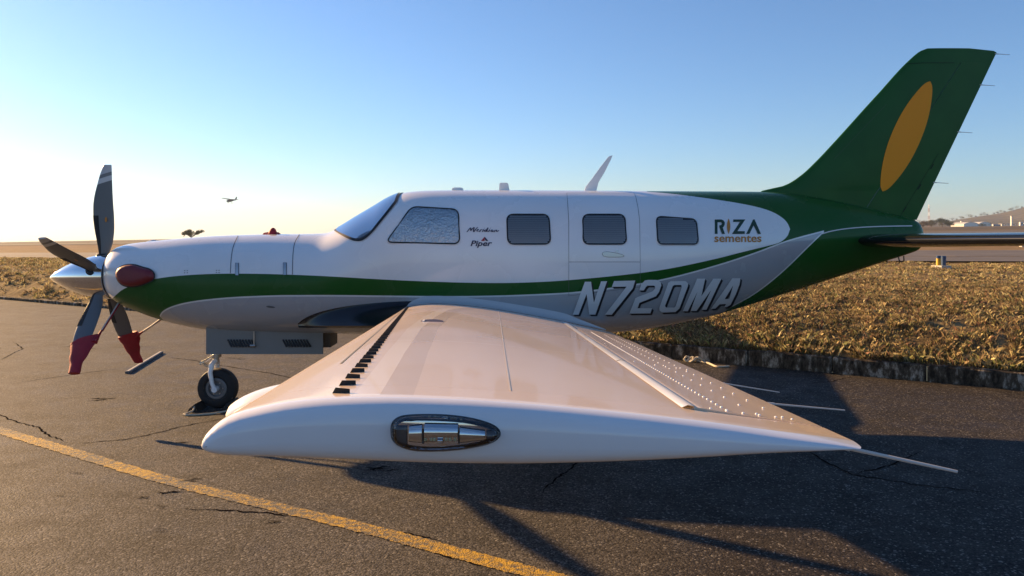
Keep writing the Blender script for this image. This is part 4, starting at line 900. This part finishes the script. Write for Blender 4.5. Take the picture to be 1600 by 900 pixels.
# wing-tip navigation light behind a clear teardrop lens
def on_tip(pts, lift):
    out = []
    for px, py in pts:
        Y = .96
        for _ in range(6): x, _y, z = P(px, py, Y); Y = tip_Y(x, z)
        x, _y, z = P(px, py, Y); out.append((x, Y - (lift(px, py) if callable(lift) else lift), z))
    return out
tear = smooth_poly([(611, 676), (612, 660), (624, 650.5), (645, 648), (680, 647.6), (712, 649.5), (745, 655), (772, 664), (782, 674), (780, 684), (766, 693), (735, 700), (700, 704), (668, 705), (640, 703), (622, 696), (613, 687)], 2)
tv_, tf_ = tess(tear, (), 6); ctr = Vector((697, 676))
def dome(px, py, hgt=.016):
    best = 1e9
    for i in range(len(tear)):
        a, b = Vector(tear[i - 1]), Vector(tear[i]); p = Vector((px, py)); t = max(0, min(1, (p - a).dot(b - a) / max(1e-6, (b - a).length_squared))); best = min(best, (p - a - (b - a) * t).length)
    k = min(1, best / 17); return .001 + hgt * math.sqrt(1 - (1 - k) ** 2)
nav = mk('navigation_light', on_tip(tv_, .0008), [f[::-1] for f in tf_], M['chrome'], plane, OFF); nav['label'] = 'clear teardrop light let into the wing tip'
def tip_ring(name, poly, wi, wo, lift, m, parent):
    a, c = offset_poly(poly, -wi), offset_poly(poly, wo); n = len(poly); v = on_tip(a, lift * .5) + on_tip(poly, lift) + on_tip(c, .0004); f = []
    for i in range(n): j = (i + 1) % n; f += [(i, j, n + j, n + i), (n + i, n + j, 2 * n + j, 2 * n + i)]
    return mk(name, v, f, m, parent, OFF)
M['lens_rim'] = mat('dark_lens_gasket', (.03, .033, .04), .4); M['led'] = mat('led_chip', (.75, .72, .45), .3); M['refl'] = mat('lamp_reflector', (.80, .80, .80), .1, 1.0); M['ldark'] = mat('lamp_housing', (.05, .05, .055), .4)
tip_ring('lens_gasket', tear, 1.6, 1.2, .0022, M['lens_rim'], nav)
inner = smooth_poly([(617, 676), (619, 663), (632, 656), (660, 654), (705, 656), (745, 663), (770, 671), (776, 677), (768, 686), (740, 694), (700, 699), (655, 699), (630, 694), (620, 686)], 2)
tip_ring('inner_gasket', inner, .9, .9, .003, M['lens_rim'], nav)
def tip_box(name, x0, x1, y0, y1, l0, l1, m):             # outer face leans back so that it looks up at the sky
    v = on_tip([(x0, y0), (x1, y0), (x1, y1), (x0, y1)], l0) + on_tip([(x0 + 1, y0 + 1), (x1 - 1, y0 + 1)], l0 + (l1 - l0) * (.25 if m is M['refl'] else 1)) + on_tip([(x1 - 1, y1 - 1), (x0 + 1, y1 - 1)], l1)
    return mk(name, v, [(4, 5, 6, 7)[::-1], (0, 1, 5, 4)[::-1], (1, 2, 6, 5)[::-1], (2, 3, 7, 6)[::-1], (3, 0, 4, 7)[::-1]], m, nav, OFF, smooth=False)
tip_box('lamp_housing', 619, 637, 664, 695, .001, .004, M['ldark']); tip_box('lamp_housing', 760, 773, 671, 686, .001, .004, M['ldark'])
def tip_roll(name, x0, x1, ym, r0, r1, hgt, m):           # polished half-round trough: its top mirrors the sky, its underside the ground
    nx, nv = 10, 13; V = []; F_ = []
    for i, x in enumerate(np.linspace(x0, x1, nx)):
        r = r0 + (r1 - r0) * i / (nx - 1)
        for v in np.linspace(-1, 1, nv): V += on_tip([(x, ym + r * v)], .0012 + hgt * math.sqrt(max(0, 1 - v * v)))
    F_ = [(i * nv + k, i * nv + k + 1, (i + 1) * nv + k + 1, (i + 1) * nv + k) for i in range(nx - 1) for k in range(nv - 1)]; return mk(name, V, F_, m, nav, OFF, sharp=None)
tip_roll('lamp_reflector', 664, 716, 675, 15, 14, .0085, M['refl']); tip_roll('lamp_reflector', 640, 660, 677, 13, 15, .007, M['refl']); tip_roll('lamp_reflector', 719, 758, 679, 13, 8, .0065, M['refl'])
tip_roll('lamp_bulb', 685, 693, 685, 6, 6, .0115, M['refl'])
for x in (666, 675, 680, 698, 704, 712):
    tip_box('led', x - 2.4, x + 2.4, 681.0, 686.5, .0075, .0098, M['led'])
for x in (661.5, 717.5): tip_box('lamp_divider', x - 1.8, x + 1.8, 668, 692, .001, .007, M['ldark'])
mk('lens', on_tip(tv_, dome), [f[::-1] for f in tf_], M['clear'], nav, OFF)

# wing root: swept leading edge glove and fillet
M['fillet'] = mat('fillet_paint', (.50, .50, .51), .4)
arc_y = pchip([465, 472, 485, 505, 530, 560, 600, 640, 690, 740], [506, 500, 493, 486, 480.5, 476, 472.3, 470.6, 470.6, 473])
def glove(side):
    V = []; nx, nv = 44, 16
    for x in np.linspace(465.5, 735, nx):
        yt = float(arc_y(x)); yb = 509.0; D = .03 + .56 * min(1, (x - 465) / 190) ** .9
        hull_ = on_fus([(x, yt + (yb - yt) * v) for v in np.linspace(0, 1, nv)])
        for j, v in enumerate(np.linspace(0, 1, nv)): V.append(P(x, yt + (yb - yt) * v, hull_[j, 1] - .002 - D * v ** 1.5))
        e = V[-1]; V += [(e[0], e[1] + .03, e[2] - .022), (e[0], e[1] + D + .25, e[2] - .02)]
    m = nv + 2; Fc = [(i * m + k, i * m + k + 1, (i + 1) * m + k + 1, (i + 1) * m + k) for i in range(nx - 1) for k in range(m - 1)]
    v = V if side == 1 else mirror(V); q = Fc if side == 1 else [x[::-1] for x in Fc]; return mk('wing_root_glove', v, q, M['boot'], wing if side == 1 else wing2, OFF, sharp=50)
glove(1); glove(-1)
fl = []
for j, (off, dz) in enumerate(((.20, .0015), (.13, .004), (.075, .013), (.035, .030), (.010, .055), (-.02, .085))):   # rises from the wing skin onto the hull side
    row = []
    for u in np.linspace(.02, .985, 44):
        p = wing_pt(u, 6.8, True); t, b, w, n = fus(p[0]); k = min(1, abs((p[2] + dz - (t + b) / 2) / ((t - b) / 2))); ys = YC - w * max(0, 1 - k ** n) ** (1 / n)
        e = min(1, u / .12, (1 - u) / .25); Y = ys - off; q = wing_pt(u, Y, True); row.append((q[0], Y, q[2] + dz * e + .0006))
    fl.append(row)
v, q = loft(fl, False, False, False); mk('wing_root_fillet', v, q, M['fillet'], wing, OFF, sharp=None)

# fin and rudder
le_y = pchip([76, 85, 150, 225, 252, 275, 290, 299.5, 346], [1443, 1430.5, 1368.5, 1300.5, 1275, 1250, 1225, 1188, 1176]); te_y = lambda y: 1558 + (y - 80) * (1431.5 - 1558) / (345 - 80)
hinge = lambda y: 1495 + (y - 105) * (1346 - 1495) / (334 - 105)
def fin_half(px, py):
    a, b = float(le_y(py)), te_y(py); u = np.clip((px - a) / (b - a), 0, 1); c = (b - a) / F * YC; t = .074 * min(c, 1.15)
    return max(.002, t * (2.969 * math.sqrt(u) - 1.26 * u - 3.516 * u * u + 2.843 * u ** 3 - 1.015 * u ** 4) * .5)
def fin_loft(ys, fa, fb, n=18):
    secs = []
    for y in ys:
        a, b = fa(y), fb(y); xs = [a + (b - a) * (.5 - .5 * math.cos(math.pi * k / (n - 1))) for k in range(n)]
        row = [(x, y, fin_half(x, y)) for x in xs]; top = []
        for x, yy, h_ in row[::-1]: X, _, Z = P(x, yy, YC); top.append((X, YC - h_, Z))
        for x, yy, h_ in row[1:-1]: X, _, Z = P(x, yy, YC); top.append((X, YC + h_, Z))
        secs.append(top)
    return loft(secs)
yy_ = np.concatenate([np.linspace(346, 300, 8), np.linspace(298, 222, 22), np.linspace(215, 98.5, 20)])
v, q = fin_loft(yy_, lambda y: float(le_y(y)), lambda y: hinge(y) - .5); fin = mk('vertical_fin', v, q, M['green'], plane, OFF, sharp=40)
r_ = MB(); v, q = fin_loft(np.linspace(343.5, 98.5, 30), lambda y: hinge(y) + .5, te_y); r_.add(v, q)
topy = lambda x, y: y
v, q = fin_loft([98.45, 92, 86, 82, 79.5, 77.5, 76.2], lambda y: float(le_y(y)) + (0 if y > 80 else (80 - y) * 1.3), lambda y: te_y(max(y, 79.8)) - (0 if y > 80 else (80 - y) * 12)); r_.add(v, q)
rudder = r_.build('rudder', M['green'], plane, OFF, sharp=40)
def fin_patch(name, poly, lift, m, parent, step=10, far=False):
    v, f = tess(poly, (), step); out = []
    for x, y in v: h_ = fin_half(x, y) + lift; X, _, Z = P(x, y, YC - h_); out.append((X, YC - h_, Z))
    return mk(name, out, [k[::-1] for k in f], m, parent, OFF)
el = []
A_, B_ = Vector((1453.5, 127)), Vector((1379, 299)); ax_ = (B_ - A_); nr_ = Vector((ax_.y, -ax_.x)).normalized()
for sg, rg in ((1, .5 - .5 * np.cos(np.linspace(0, np.pi, 40))), (-1, .5 + .5 * np.cos(np.linspace(0, np.pi, 40)))):
    for t in rg: p = A_ + ax_ * t + nr_ * sg * (18.6 * (1 - abs(2 * t - 1) ** 2.15) + 4.2 * (1 - abs(2 * t - 1) ** 26)); el.append((p.x, p.y))
el = [p for i, p in enumerate(el) if i == 0 or (Vector(p) - Vector(el[i - 1])).length > .3]
fin_patch('tail_emblem', el, .004, M['orange'], fin, 8)
M['gdark'] = mat('dark_green_gap', (.003, .010, .005), .8)
def fin_line(pts, w, lift=.002, m=None, par=None):
    for a, b in zip(pts[:-1], pts[1:]):
        a, b = Vector(a), Vector(b); t = (b - a).normalized(); n = Vector((-t.y, t.x)) * w / 2; fin_patch('panel_seam', [tuple(a - n), tuple(b - n), tuple(b + n), tuple(a + n)], lift, m or M['gdark'], par or fin, 12)
fin_line([(1419, 99.5), (1442, 98.2), (1491, 98.2)], .8, par=rudder); fin_line([(1353, 343.3), (1430, 344.2)], 1.2, par=rudder)
for (x, y) in ((1459, 256), (1439, 288), (1416, 323)): fin_line([(x, y), (x - 5, y + 8)], 1.5, par=rudder)
fin_line([(1466, 240), (1404, 342)], .6, par=rudder); fin_line([(1303, 249), (1385, 163)], .6, .002, mat('pale_green_edge', (.03, .08, .03), .5))
for y in (84.5, 133, 206.5, 285.5):
    x = te_y(y); e = Vector(P(x + 22, y + 1, YC)); wick(Vector(P(x - 2, y - .5, YC)), e, .0028, rudder)
# tailplane
def stab(side):
    secs = []
    for t in np.linspace(0, 1, 12):
        Y = 7.42 - 2.2 * t; xl = 3.235 + .30 * t; c = .95 - .30 * t; z = 1.612 + .040 * t; th_ = .066 - .020 * t; us = .5 - .5 * np.cos(np.linspace(0, np.pi, 20)); pr = lambda u: th_ * 1.0 * (2.969 * math.sqrt(u) - 1.26 * u - 3.516 * u * u + 2.843 * u ** 3 - 1.03 * u ** 4)
        secs.append([(xl + c * u, Y, z + pr(u)) for u in us[::-1]] + [(xl + c * u, Y, z - pr(u)) for u in us[1:-1]])
    v, q = loft(secs[::-1]); v = v if side == 1 else mirror(v); q = q if side == 1 else [x[::-1] for x in q]; return mk('tailplane', v, q, M['boot'], plane, OFF, sharp=50)
stab(1)['label'] = 'glossy dark tailplane half reaching out of the picture'; stab(-1)
tr_ = MB(); tr_.tube([P(1404, 402, YC), P(1405, 407, YC), P(1409, 409.5, YC), P(1412.5, 407, YC), P(1412, 400, YC)], .006, 6); tr_.build('tie_down_ring', M['black'], plane, OFF)

# antennas
def antenna(poly, th_, label=None):
    v, f = tess(poly, (), None); n = len(v); a = [P(x, y, YC) for x, y in poly]; n = len(a); V = [(x, y - th_, z) for x, y, z in a] + [(x, y + th_, z) for x, y, z in a]
    Fc = [list(range(n)), [n + k for k in range(n)][::-1]] + [(k, n + k, n + (k + 1) % n, (k + 1) % n) for k in range(n)]; o = mk('antenna', V, Fc, M['white'], plane, OFF, smooth=False)
    if label: o['label'] = label
    return o
antenna([(912, 301), (915, 292), (925, 279), (938, 261), (951, 244.5), (957, 242.8), (954, 250), (944, 270), (935, 285), (931, 301)], .012, 'tall swept blade antenna on the cabin roof')
antenna([(776, 300), (780, 297), (780.5, 288), (782, 286), (792.5, 286), (794.3, 288), (796, 297), (800, 300)], .05, 'squat block antenna on the cabin roof')
antenna([(706, 300), (707, 295), (710, 293.4), (721, 293.4), (724, 295), (725, 300)], .06, 'low round antenna above the cockpit')

# nose gear with door, main gear
ng = Vector(((341 - CX) / F * 7.45, 7.45, .19))
def wheel(c, r, wd, name):
    q = MB(); prof = [(-wd * .36, r * .52), (-wd * .5, r * .64), (-wd * .5, r * .82), (-wd * .40, r * .95), (-wd * .2, r * .995), (wd * .2, r * .995), (wd * .40, r * .95), (wd * .5, r * .82), (wd * .5, r * .64), (wd * .36, r * .52)]
    q.lathe(prof, c, (0, 1, 0), 40); o = q.build(name, M['rubber'], plane, OFF)
    q = MB(); q.lathe([(-wd * .38, r * .54), (-wd * .42, r * .50), (-wd * .42, r * .40), (-wd * .26, r * .36), (-wd * .26, r * .24), (-wd * .34, r * .22), (-wd * .34, 0)], c, (0, 1, 0), 32); q.lathe([(wd * .38, r * .54), (wd * .42, r * .4), (wd * .3, 0)], c, (0, 1, 0), 24); q.build('rim', M['rimgrey'], o, OFF)
    q = MB()
    for k in range(6): a = k * math.pi / 3; q.tube([c + Vector((r * .31 * math.cos(a), -wd * .30, r * .31 * math.sin(a))), c + Vector((r * .31 * math.cos(a), -wd * .24, r * .31 * math.sin(a)))], r * .035, 6)
    q.build('wheel_bolts', M['steel'], o, OFF)
    return o
M['rimgrey'] = mat('wheel_rim_paint', (.17, .175, .18), .45, .3)
wheel(ng, .19, .135, 'nose_wheel')
leg = MB(); top = Vector(P(337.5, 524, 7.45)); leg.tube([top, Vector(P(337.5, 566, 7.45))], .030, 14); leg.tube([Vector(P(337.5, 553, 7.45)), Vector(P(337.5, 558, 7.45))], .05, 14); nleg = leg.build('nose_gear_leg', M['steel'], plane, OFF)
fk = MB()
for sg in (-1, 1):
    y = 7.45 + sg * .088; fk.tube([Vector(P(337.5, 563, 7.45)) + Vector((0, sg * .02, 0)), Vector((P(335, 568, 7.45)[0], 7.45 + sg * .07, P(335, 568, 7.45)[2])), Vector((P(334, 584, 7.45)[0], y, P(334, 580, 7.45)[2])), Vector((P(337, 597, 7.45)[0], y, P(337, 597, 7.45)[2])), Vector((ng.x, y, ng.z))], [.026, .026, .022, .019, .022], 10)
fk.tube([ng + Vector((0, -.105, 0)), ng + Vector((0, .105, 0))], .028, 14); fk.build('fork', M['white'], nleg, OFF)
tl = MB(); tl.tube([P(334, 555, 7.40), P(314, 566, 7.38), P(331, 573, 7.40)], .009, 7); tl.tube([P(332, 557, 7.42), P(318, 570, 7.42), P(333, 577, 7.4)], .007, 6); tl.lathe([(-.03, .014), (.03, .014)], P(315, 567, 7.39), (0, 1, 0), 10); tl.build('torque_link', M['steel'], nleg, OFF)
def panel(x0, x1, y0, y1, Y, th_, name, m, par):
    a, b = P(x0, y0, Y), P(x1, y1, Y); return MB().box(((a[0] + b[0]) / 2, Y + th_ / 2, (a[2] + b[2]) / 2), (b[0] - a[0], th_, a[2] - b[2])).build(name, m, par, OFF, smooth=False)
door = panel(322, 504.5, 512, 553.5, 7.27, .016, 'nose_gear_door', M['grey'], plane); panel(330, 500, 512, 548, 7.70, .016, 'nose_gear_door', M['grey'], plane)
panel(504.5, 516, 512, 543, 7.36, .3, 'gear_bay_bracket', mat('brown_grimy_metal', (.09, .065, .045), .7), plane)
lv = []
for gx in (356, 442):
    for k in range(9):
        x = gx + k * 4.6; q = MB(); a = Vector(P(x, 530.5, 7.264)); b = Vector(P(x + 6.5, 542, 7.264)); q.tube([a, b], [.008, .011], 5); q.build('louver', M['seal'], door, OFF, smooth=False)
q = MB(); q.tube([P(397, 518, 7.25), P(397, 540, 7.25)], .007, 8); q.tube([P(391, 540, 7.25), P(399, 540, 7.25)], .012, 8); q.build('door_rod', M['steel'], door, OFF)
for side in (1, -1):
    y = YC - side * 1.62; c = Vector((.28, y, .21)); o = wheel(c, .21, .16, 'main_wheel'); q = MB(); q.tube([c + Vector((0, side * .13, 0)), c + Vector((0, side * .14, .2)), c + Vector((-.02, side * .12, .62))], [.03, .035, .045], 12); q.tube([c + Vector((0, side * .15, 0)), c], .03, 10); q.build('main_gear_leg', M['white'], plane, OFF)
# ram-air scoop lip and exhaust stub under the red cover
q = MB(); ex0 = on_fus([(196, 428), (236, 432)], .0); a, b = Vector(ex0[0]), Vector(ex0[1]); q.tube([a + Vector((-.085, .035, -.01)), a + Vector((-.06, .01, -.01)), a + Vector((0, .0, 0)), b + Vector((0, .02, 0))], [.02, .04, .06, .04], 18); q.build('exhaust_stack', M['white'], plane, OFF)
# ---------------------------------------------------------------- covers, chocks, ropes and other loose things
def puff(poly, hgt, w, base=.002):
    v, f = tess(poly, (), 3.0); n = len(poly); hts = []
    for px, py in v:
        best = min((Vector((px, py)) - (lambda a, b: a + (b - a) * max(0, min(1, (Vector((px, py)) - a).dot(b - a) / max(1e-6, (b - a).length_squared))))(Vector(poly[i - 1]), Vector(poly[i]))).length for i in range(n))
        k = min(1, best / w); hts.append(base + hgt * math.sqrt(max(0, 1 - (1 - k) ** 2)))
    return v, f, np.array(hts)
po = smooth_poly([(183, 430), (187, 420), (198, 415.3), (212, 414.8), (224, 419), (236, 421.5), (243, 428), (242, 437), (232, 441.5), (220, 446), (204, 447.5), (190, 443)], 2)
ec = tag(empty('exhaust_cover', tuple(on_fus([(212, 431)])[0])), 'dark red padded cover over the exhaust on the nose', 'cover'); eo = tuple(ec.location)
v, f, h = puff(po, .055, 9); mk('cover_pad', on_fus(v, h + .012), [q[::-1] for q in f], M['red2'], ec, eo)
rim = offset_poly(po, 1.7); v, f = tess(rim, (), 4); v2 = on_fus(v, .018); mk('cover_rim', v2, [q[::-1] for q in f], M['black'], ec, eo)
# plug on top of the cowling
tp_ = Vector(P(426, 365.5, YC)); ip = tag(empty('inlet_plug', tp_), 'small red plug sitting on top of the nose cowling', 'plug')
q = MB(); q.lathe([(-.03, .042), (.0, .042), (.025, .036), (.045, .026), (.058, .012), (.061, .0)], (0, 0, 0), (.12, 0, 1), 16); q.build('plug_body', M['red'], ip)
q = MB(); q.add([(-.09, -.03, -.004), (-.03, -.04, -.002), (.05, -.04, .0), (.075, -.03, -.004), (.075, .03, -.004), (.05, .04, 0), (-.03, .04, -.002), (-.09, .03, -.004), (-.085, 0, .012), (-.02, 0, .022), (.06, 0, .016)], [(0, 1, 9, 8), (1, 2, 10, 9), (2, 3, 10), (3, 4, 10), (4, 5, 10), (5, 6, 9, 10), (6, 7, 8, 9), (7, 0, 8)]); q.build('plug_flange', M['red'], ip)
# sleeves on the two lower blades
def sleeve(k, label, strap_to, strap_ref):
    rot = Matrix.Rotation(R(PROP[k]), 4, 'X'); root = tag(empty('propeller_cover', HUB), label, 'cover', 'red covers on the lower blades'); SCL = Matrix.Diagonal((1, 1, PSC[k], 1)); V = []; n = 14; rs = np.concatenate([np.linspace(.73, 1.04, 14), [1.075, 1.10]]); g = random.Random(k)
    for r in rs:
        sc = blade_sec(min(r, 1.07), .010 + .004 * g.random(), 2.6)
        for x, y, z in sc:
            fl_ = max(0, 1 - abs(r - .77) / .2) * .055 * max(0, (x - .01) / .09); V.append(rot @ SCL @ Vector((x + fl_ + .004 * math.sin(r * 40 + x * 30), y * (1.1 + .12 * math.sin(r * 31)), r - (.05 * (x / .1) if r < .76 else 0))))
    Fc = [(i * n + q, i * n + (q + 1) % n, (i + 1) * n + (q + 1) % n, (i + 1) * n + q) for i in range(len(rs) - 1) for q in range(n)] + [list(range(n))[::-1], [(len(rs) - 1) * n + q for q in range(n)]]
    mk('sleeve', V, Fc, M['red'], root, sharp=50)
    st = rot @ SCL @ Vector((float(te(.77)) + .055, .01, .73)); e = Vector(strap_to) - HUB; q = MB(); d = (e - st); s1 = st + d * .22
    q.tube([st - d * .10, st + d * .08, s1], [.028, .014, .009], 8); q.build('strap_end', M['red'], root); q = MB(); q.tube([s1, st + d * .6 + Vector((0, 0, -.004)), e], .0085, 6); q.build('strap', M['strap'], root)
    q = MB(); q.tube([st + d * .2 + Vector((.008, .004, 0)), e + Vector((.012, .004, 0))], .009, 5); q.build('strap_edging', M['red'], root)
sleeve(2, 'red cloth cover on the lower blade nearer the viewer', P(186, 472, 7.42), None)
sleeve(3, 'red cloth cover on the lower blade farther from the viewer', P(253, 497, 7.62), None)
# wheel chock with rope
M['rope'] = mat('pale_rope', (.50, .44, .34), .9, bump=.6, bump_scale=120); M['chock'] = mat('black_chock_rubber', (.02, .019, .018), .8); M['chockw'] = mat('worn_white_chock_face', (.48, .45, .40), .8)
ck = tag(empty('wheel_chock', (ng.x, 7.3, 0)), 'black wheel chock pair with a rope under the nose wheel', 'chock')
for nm, sx, x0 in (('chock_block', -1, -.115), ('chock_block', 1, .115)):
    q = MB(); w0, w1 = -.05, .26; a = [(x0, .0), (x0 + sx * .10, 0), (x0 + sx * .085, .03), (x0 + sx * .03, .075)]
    q.add([(x, w0, z) for x, z in a] + [(x, w1, z) for x, z in a], [(0, 1, 2, 3), (7, 6, 5, 4), (0, 4, 5, 1), (3, 2, 6, 7), (0, 3, 7, 4)]); o = q.build(nm, M['chock'], ck, smooth=False)
    q = MB(); q.add([(x0 + sx * .102, w0 + .01, .003), (x0 + sx * .102, w0 + .2, .003), (x0 + sx * .087, w0 + .2, .032), (x0 + sx * .087, w0 + .01, .032)], [(0, 1, 2, 3)]); q.build('chock_face', M['chockw'], o, smooth=False)
q = MB(); pts = [(.2, -.05, .03), (.17, -.10, .02), (.06, -.14, .008), (-.06, -.19, .008), (-.16, -.20, .008), (-.20, -.17, .008), (-.18, -.12, .008), (-.15, -.08, .02), (-.15, -.04, .05)]
sm = [Vector(pts[0])]
for i in range(len(pts) - 1): sm += [Vector(pts[i]).lerp(Vector(pts[i + 1]), t) for t in (.33, .67, 1)]
q.tube(sm, .009, 7); q.build('chock_rope', M['rope'], ck)
# tie-down ropes by the kerb
def rope(name, pxs, r, label, knot=None):
    pts = [G(x, y, .012) for x, y in smooth_poly(pxs, 2, closed=False)]; o0 = Vector((pts[0][0], pts[0][1], 0)); root = tag(empty(name, o0), label, 'rope'); q = MB(); q.tube([Vector(p) - o0 for p in pts], r, 7); q.build('rope_strand', M['rope'], root)
    if knot:
        q = MB(); g = random.Random(3)
        for j in range(knot[2]): c = Vector(G(knot[0] + j * knot[3], knot[1] + g.uniform(-1, 1), .03)) - o0; q.tube([c + Vector((.05 * math.cos(a) * g.uniform(.6, 1), .03 * math.sin(a), .028 * math.sin(a + j))) for a in np.linspace(0, 6.0, 12)], r * 1.1, 6)
        q.build('rope_knot', M['rope'], root)
rope('tie_down_rope', [(1074, 561), (1085, 563), (1095, 565), (1105, 566.5), (1113, 570), (1119, 573), (1130, 572.8), (1139, 572)], .012, 'pale knotted rope lying on the asphalt beside the kerb', (1074, 561.5, 5, 5))
rope('rope_scrap', [(1000, 557), (1020, 558), (1030, 555), (1036, 552), (1044, 556), (1048, 557.5)], .010, 'short rope scrap by the kerb behind the wing edge')
# metal bars lying behind the propeller
M['bar'] = mat('dull_grey_bar', (.085, .10, .12), .55, .2, noise_amt=.2, noise_scale=20)
def bar(a, b, w, hgt, label):
    a, b = Vector(G(*a)), Vector(G(*b)); c = (a + b) / 2; d = b - a; root = tag(empty('metal_bar', c), label, 'bar'); rt = Matrix.Rotation(math.atan2(d.y, d.x), 3, 'Z'); q = MB(); L_ = d.length
    q.box((0, 0, hgt / 2), (L_, w, hgt), rot=rt); q.build('bar_body', M['bar'], root, smooth=False); q = MB(); q.box((0, 0, hgt + .002), (L_ * .98, w * .5, .004), rot=rt); q.build('bar_edge', M['mc'], root, smooth=False)
bar((199, 584), (252, 552), .05, .028, 'thin grey bar lying on the asphalt behind the red covered far blade')
# high-wing airplane in flight
d = 420; fx, fy, fz = P(360, 313.5, d); fp = tag(empty('flying_airplane', (fx, fy, fz)), 'small high wing airplane flying above the horizon', 'airplane'); M['fly'] = mat('distant_aircraft_paint', (.13, .13, .13), .5)
q = MB(); q.lathe([(-2.6, .05), (-2.5, .45), (-1.6, .62), (-.4, .70), (.8, .62), (2.2, .36), (4.6, .10)], (0, 0, 0), (1, 0, -.02), 14); q.build('fuselage', M['fly'], fp)
q = MB(); q.add([(-1.2, -5.4, 1.0), (.3, -5.4, 1.02), (.4, 0, .72), (-1.3, 0, .72), (.3, 5.4, 1.02), (-1.2, 5.4, 1.0), (-1.2, -5.4, 1.1), (.3, -5.4, 1.06), (.4, 0, .92), (-1.3, 0, .95), (.3, 5.4, 1.06), (-1.2, 5.4, 1.1)], [(0, 1, 2, 3), (3, 2, 4, 5), (9, 8, 7, 6), (11, 10, 8, 9), (0, 3, 9, 6), (3, 5, 11, 9), (1, 7, 8, 2), (2, 8, 10, 4), (0, 6, 7, 1), (4, 10, 11, 5)]); q.build('wing', M['fly'], fp, smooth=False)
q = MB(); q.box((4.1, 0, .1), (.9, 3.4, .1)); q.build('tailplane', M['fly'], fp, smooth=False)
q = MB(); q.add([(3.3, -.06, .2), (4.7, -.06, .1), (5.0, -.04, 1.6), (4.4, -.04, 1.6), (3.3, .06, .2), (4.7, .06, .1), (5.0, .04, 1.6), (4.4, .04, 1.6)], [(0, 1, 2, 3), (7, 6, 5, 4), (0, 4, 5, 1), (1, 5, 6, 2), (2, 6, 7, 3), (3, 7, 4, 0)]); q.build('fin', M['fly'], fp, smooth=False)
q = MB()
for s in (-1, 1): q.tube([(-.3, s * .5, -.4), (-.1, s * 1.2, -1.3)], .08, 6); q.lathe([(-.08, .25), (.08, .25)], (-.1, s * 1.25, -1.35), (0, 1, 0), 12); q.tube([(-.4, s * .6, -.3), (-.4, s * 2.6, .85)], .06, 6)
q.tube([(-2.0, 0, -.4), (-2.1, 0, -1.35)], .08, 6); q.build('landing_gear', M['fly'], fp)
fp.rotation_euler = (R(6), R(-9), R(66))

# ---------------------------------------------------------------- thin evening haze over the airfield
hz = MB(); hz.box((0, 900, 27), (7000, 7400, 96)); 
hm_ = bpy.data.materials.new('haze_air'); hm_.use_nodes = True; N, L = nodes(hm_); N.remove(N['Principled BSDF']); vp = N.new('ShaderNodeVolumePrincipled')
vp.inputs['Color'].default_value = (.62, .76, 1.0, 1); vp.inputs['Density'].default_value = 0.00014; vp.inputs['Anisotropy'].default_value = .3; L.new(vp.outputs[0], N['Material Output'].inputs['Volume'])
tag(hz.build('haze', hm_, smooth=False), 'thin pale evening haze over the airfield', 'haze', kind='stuff')
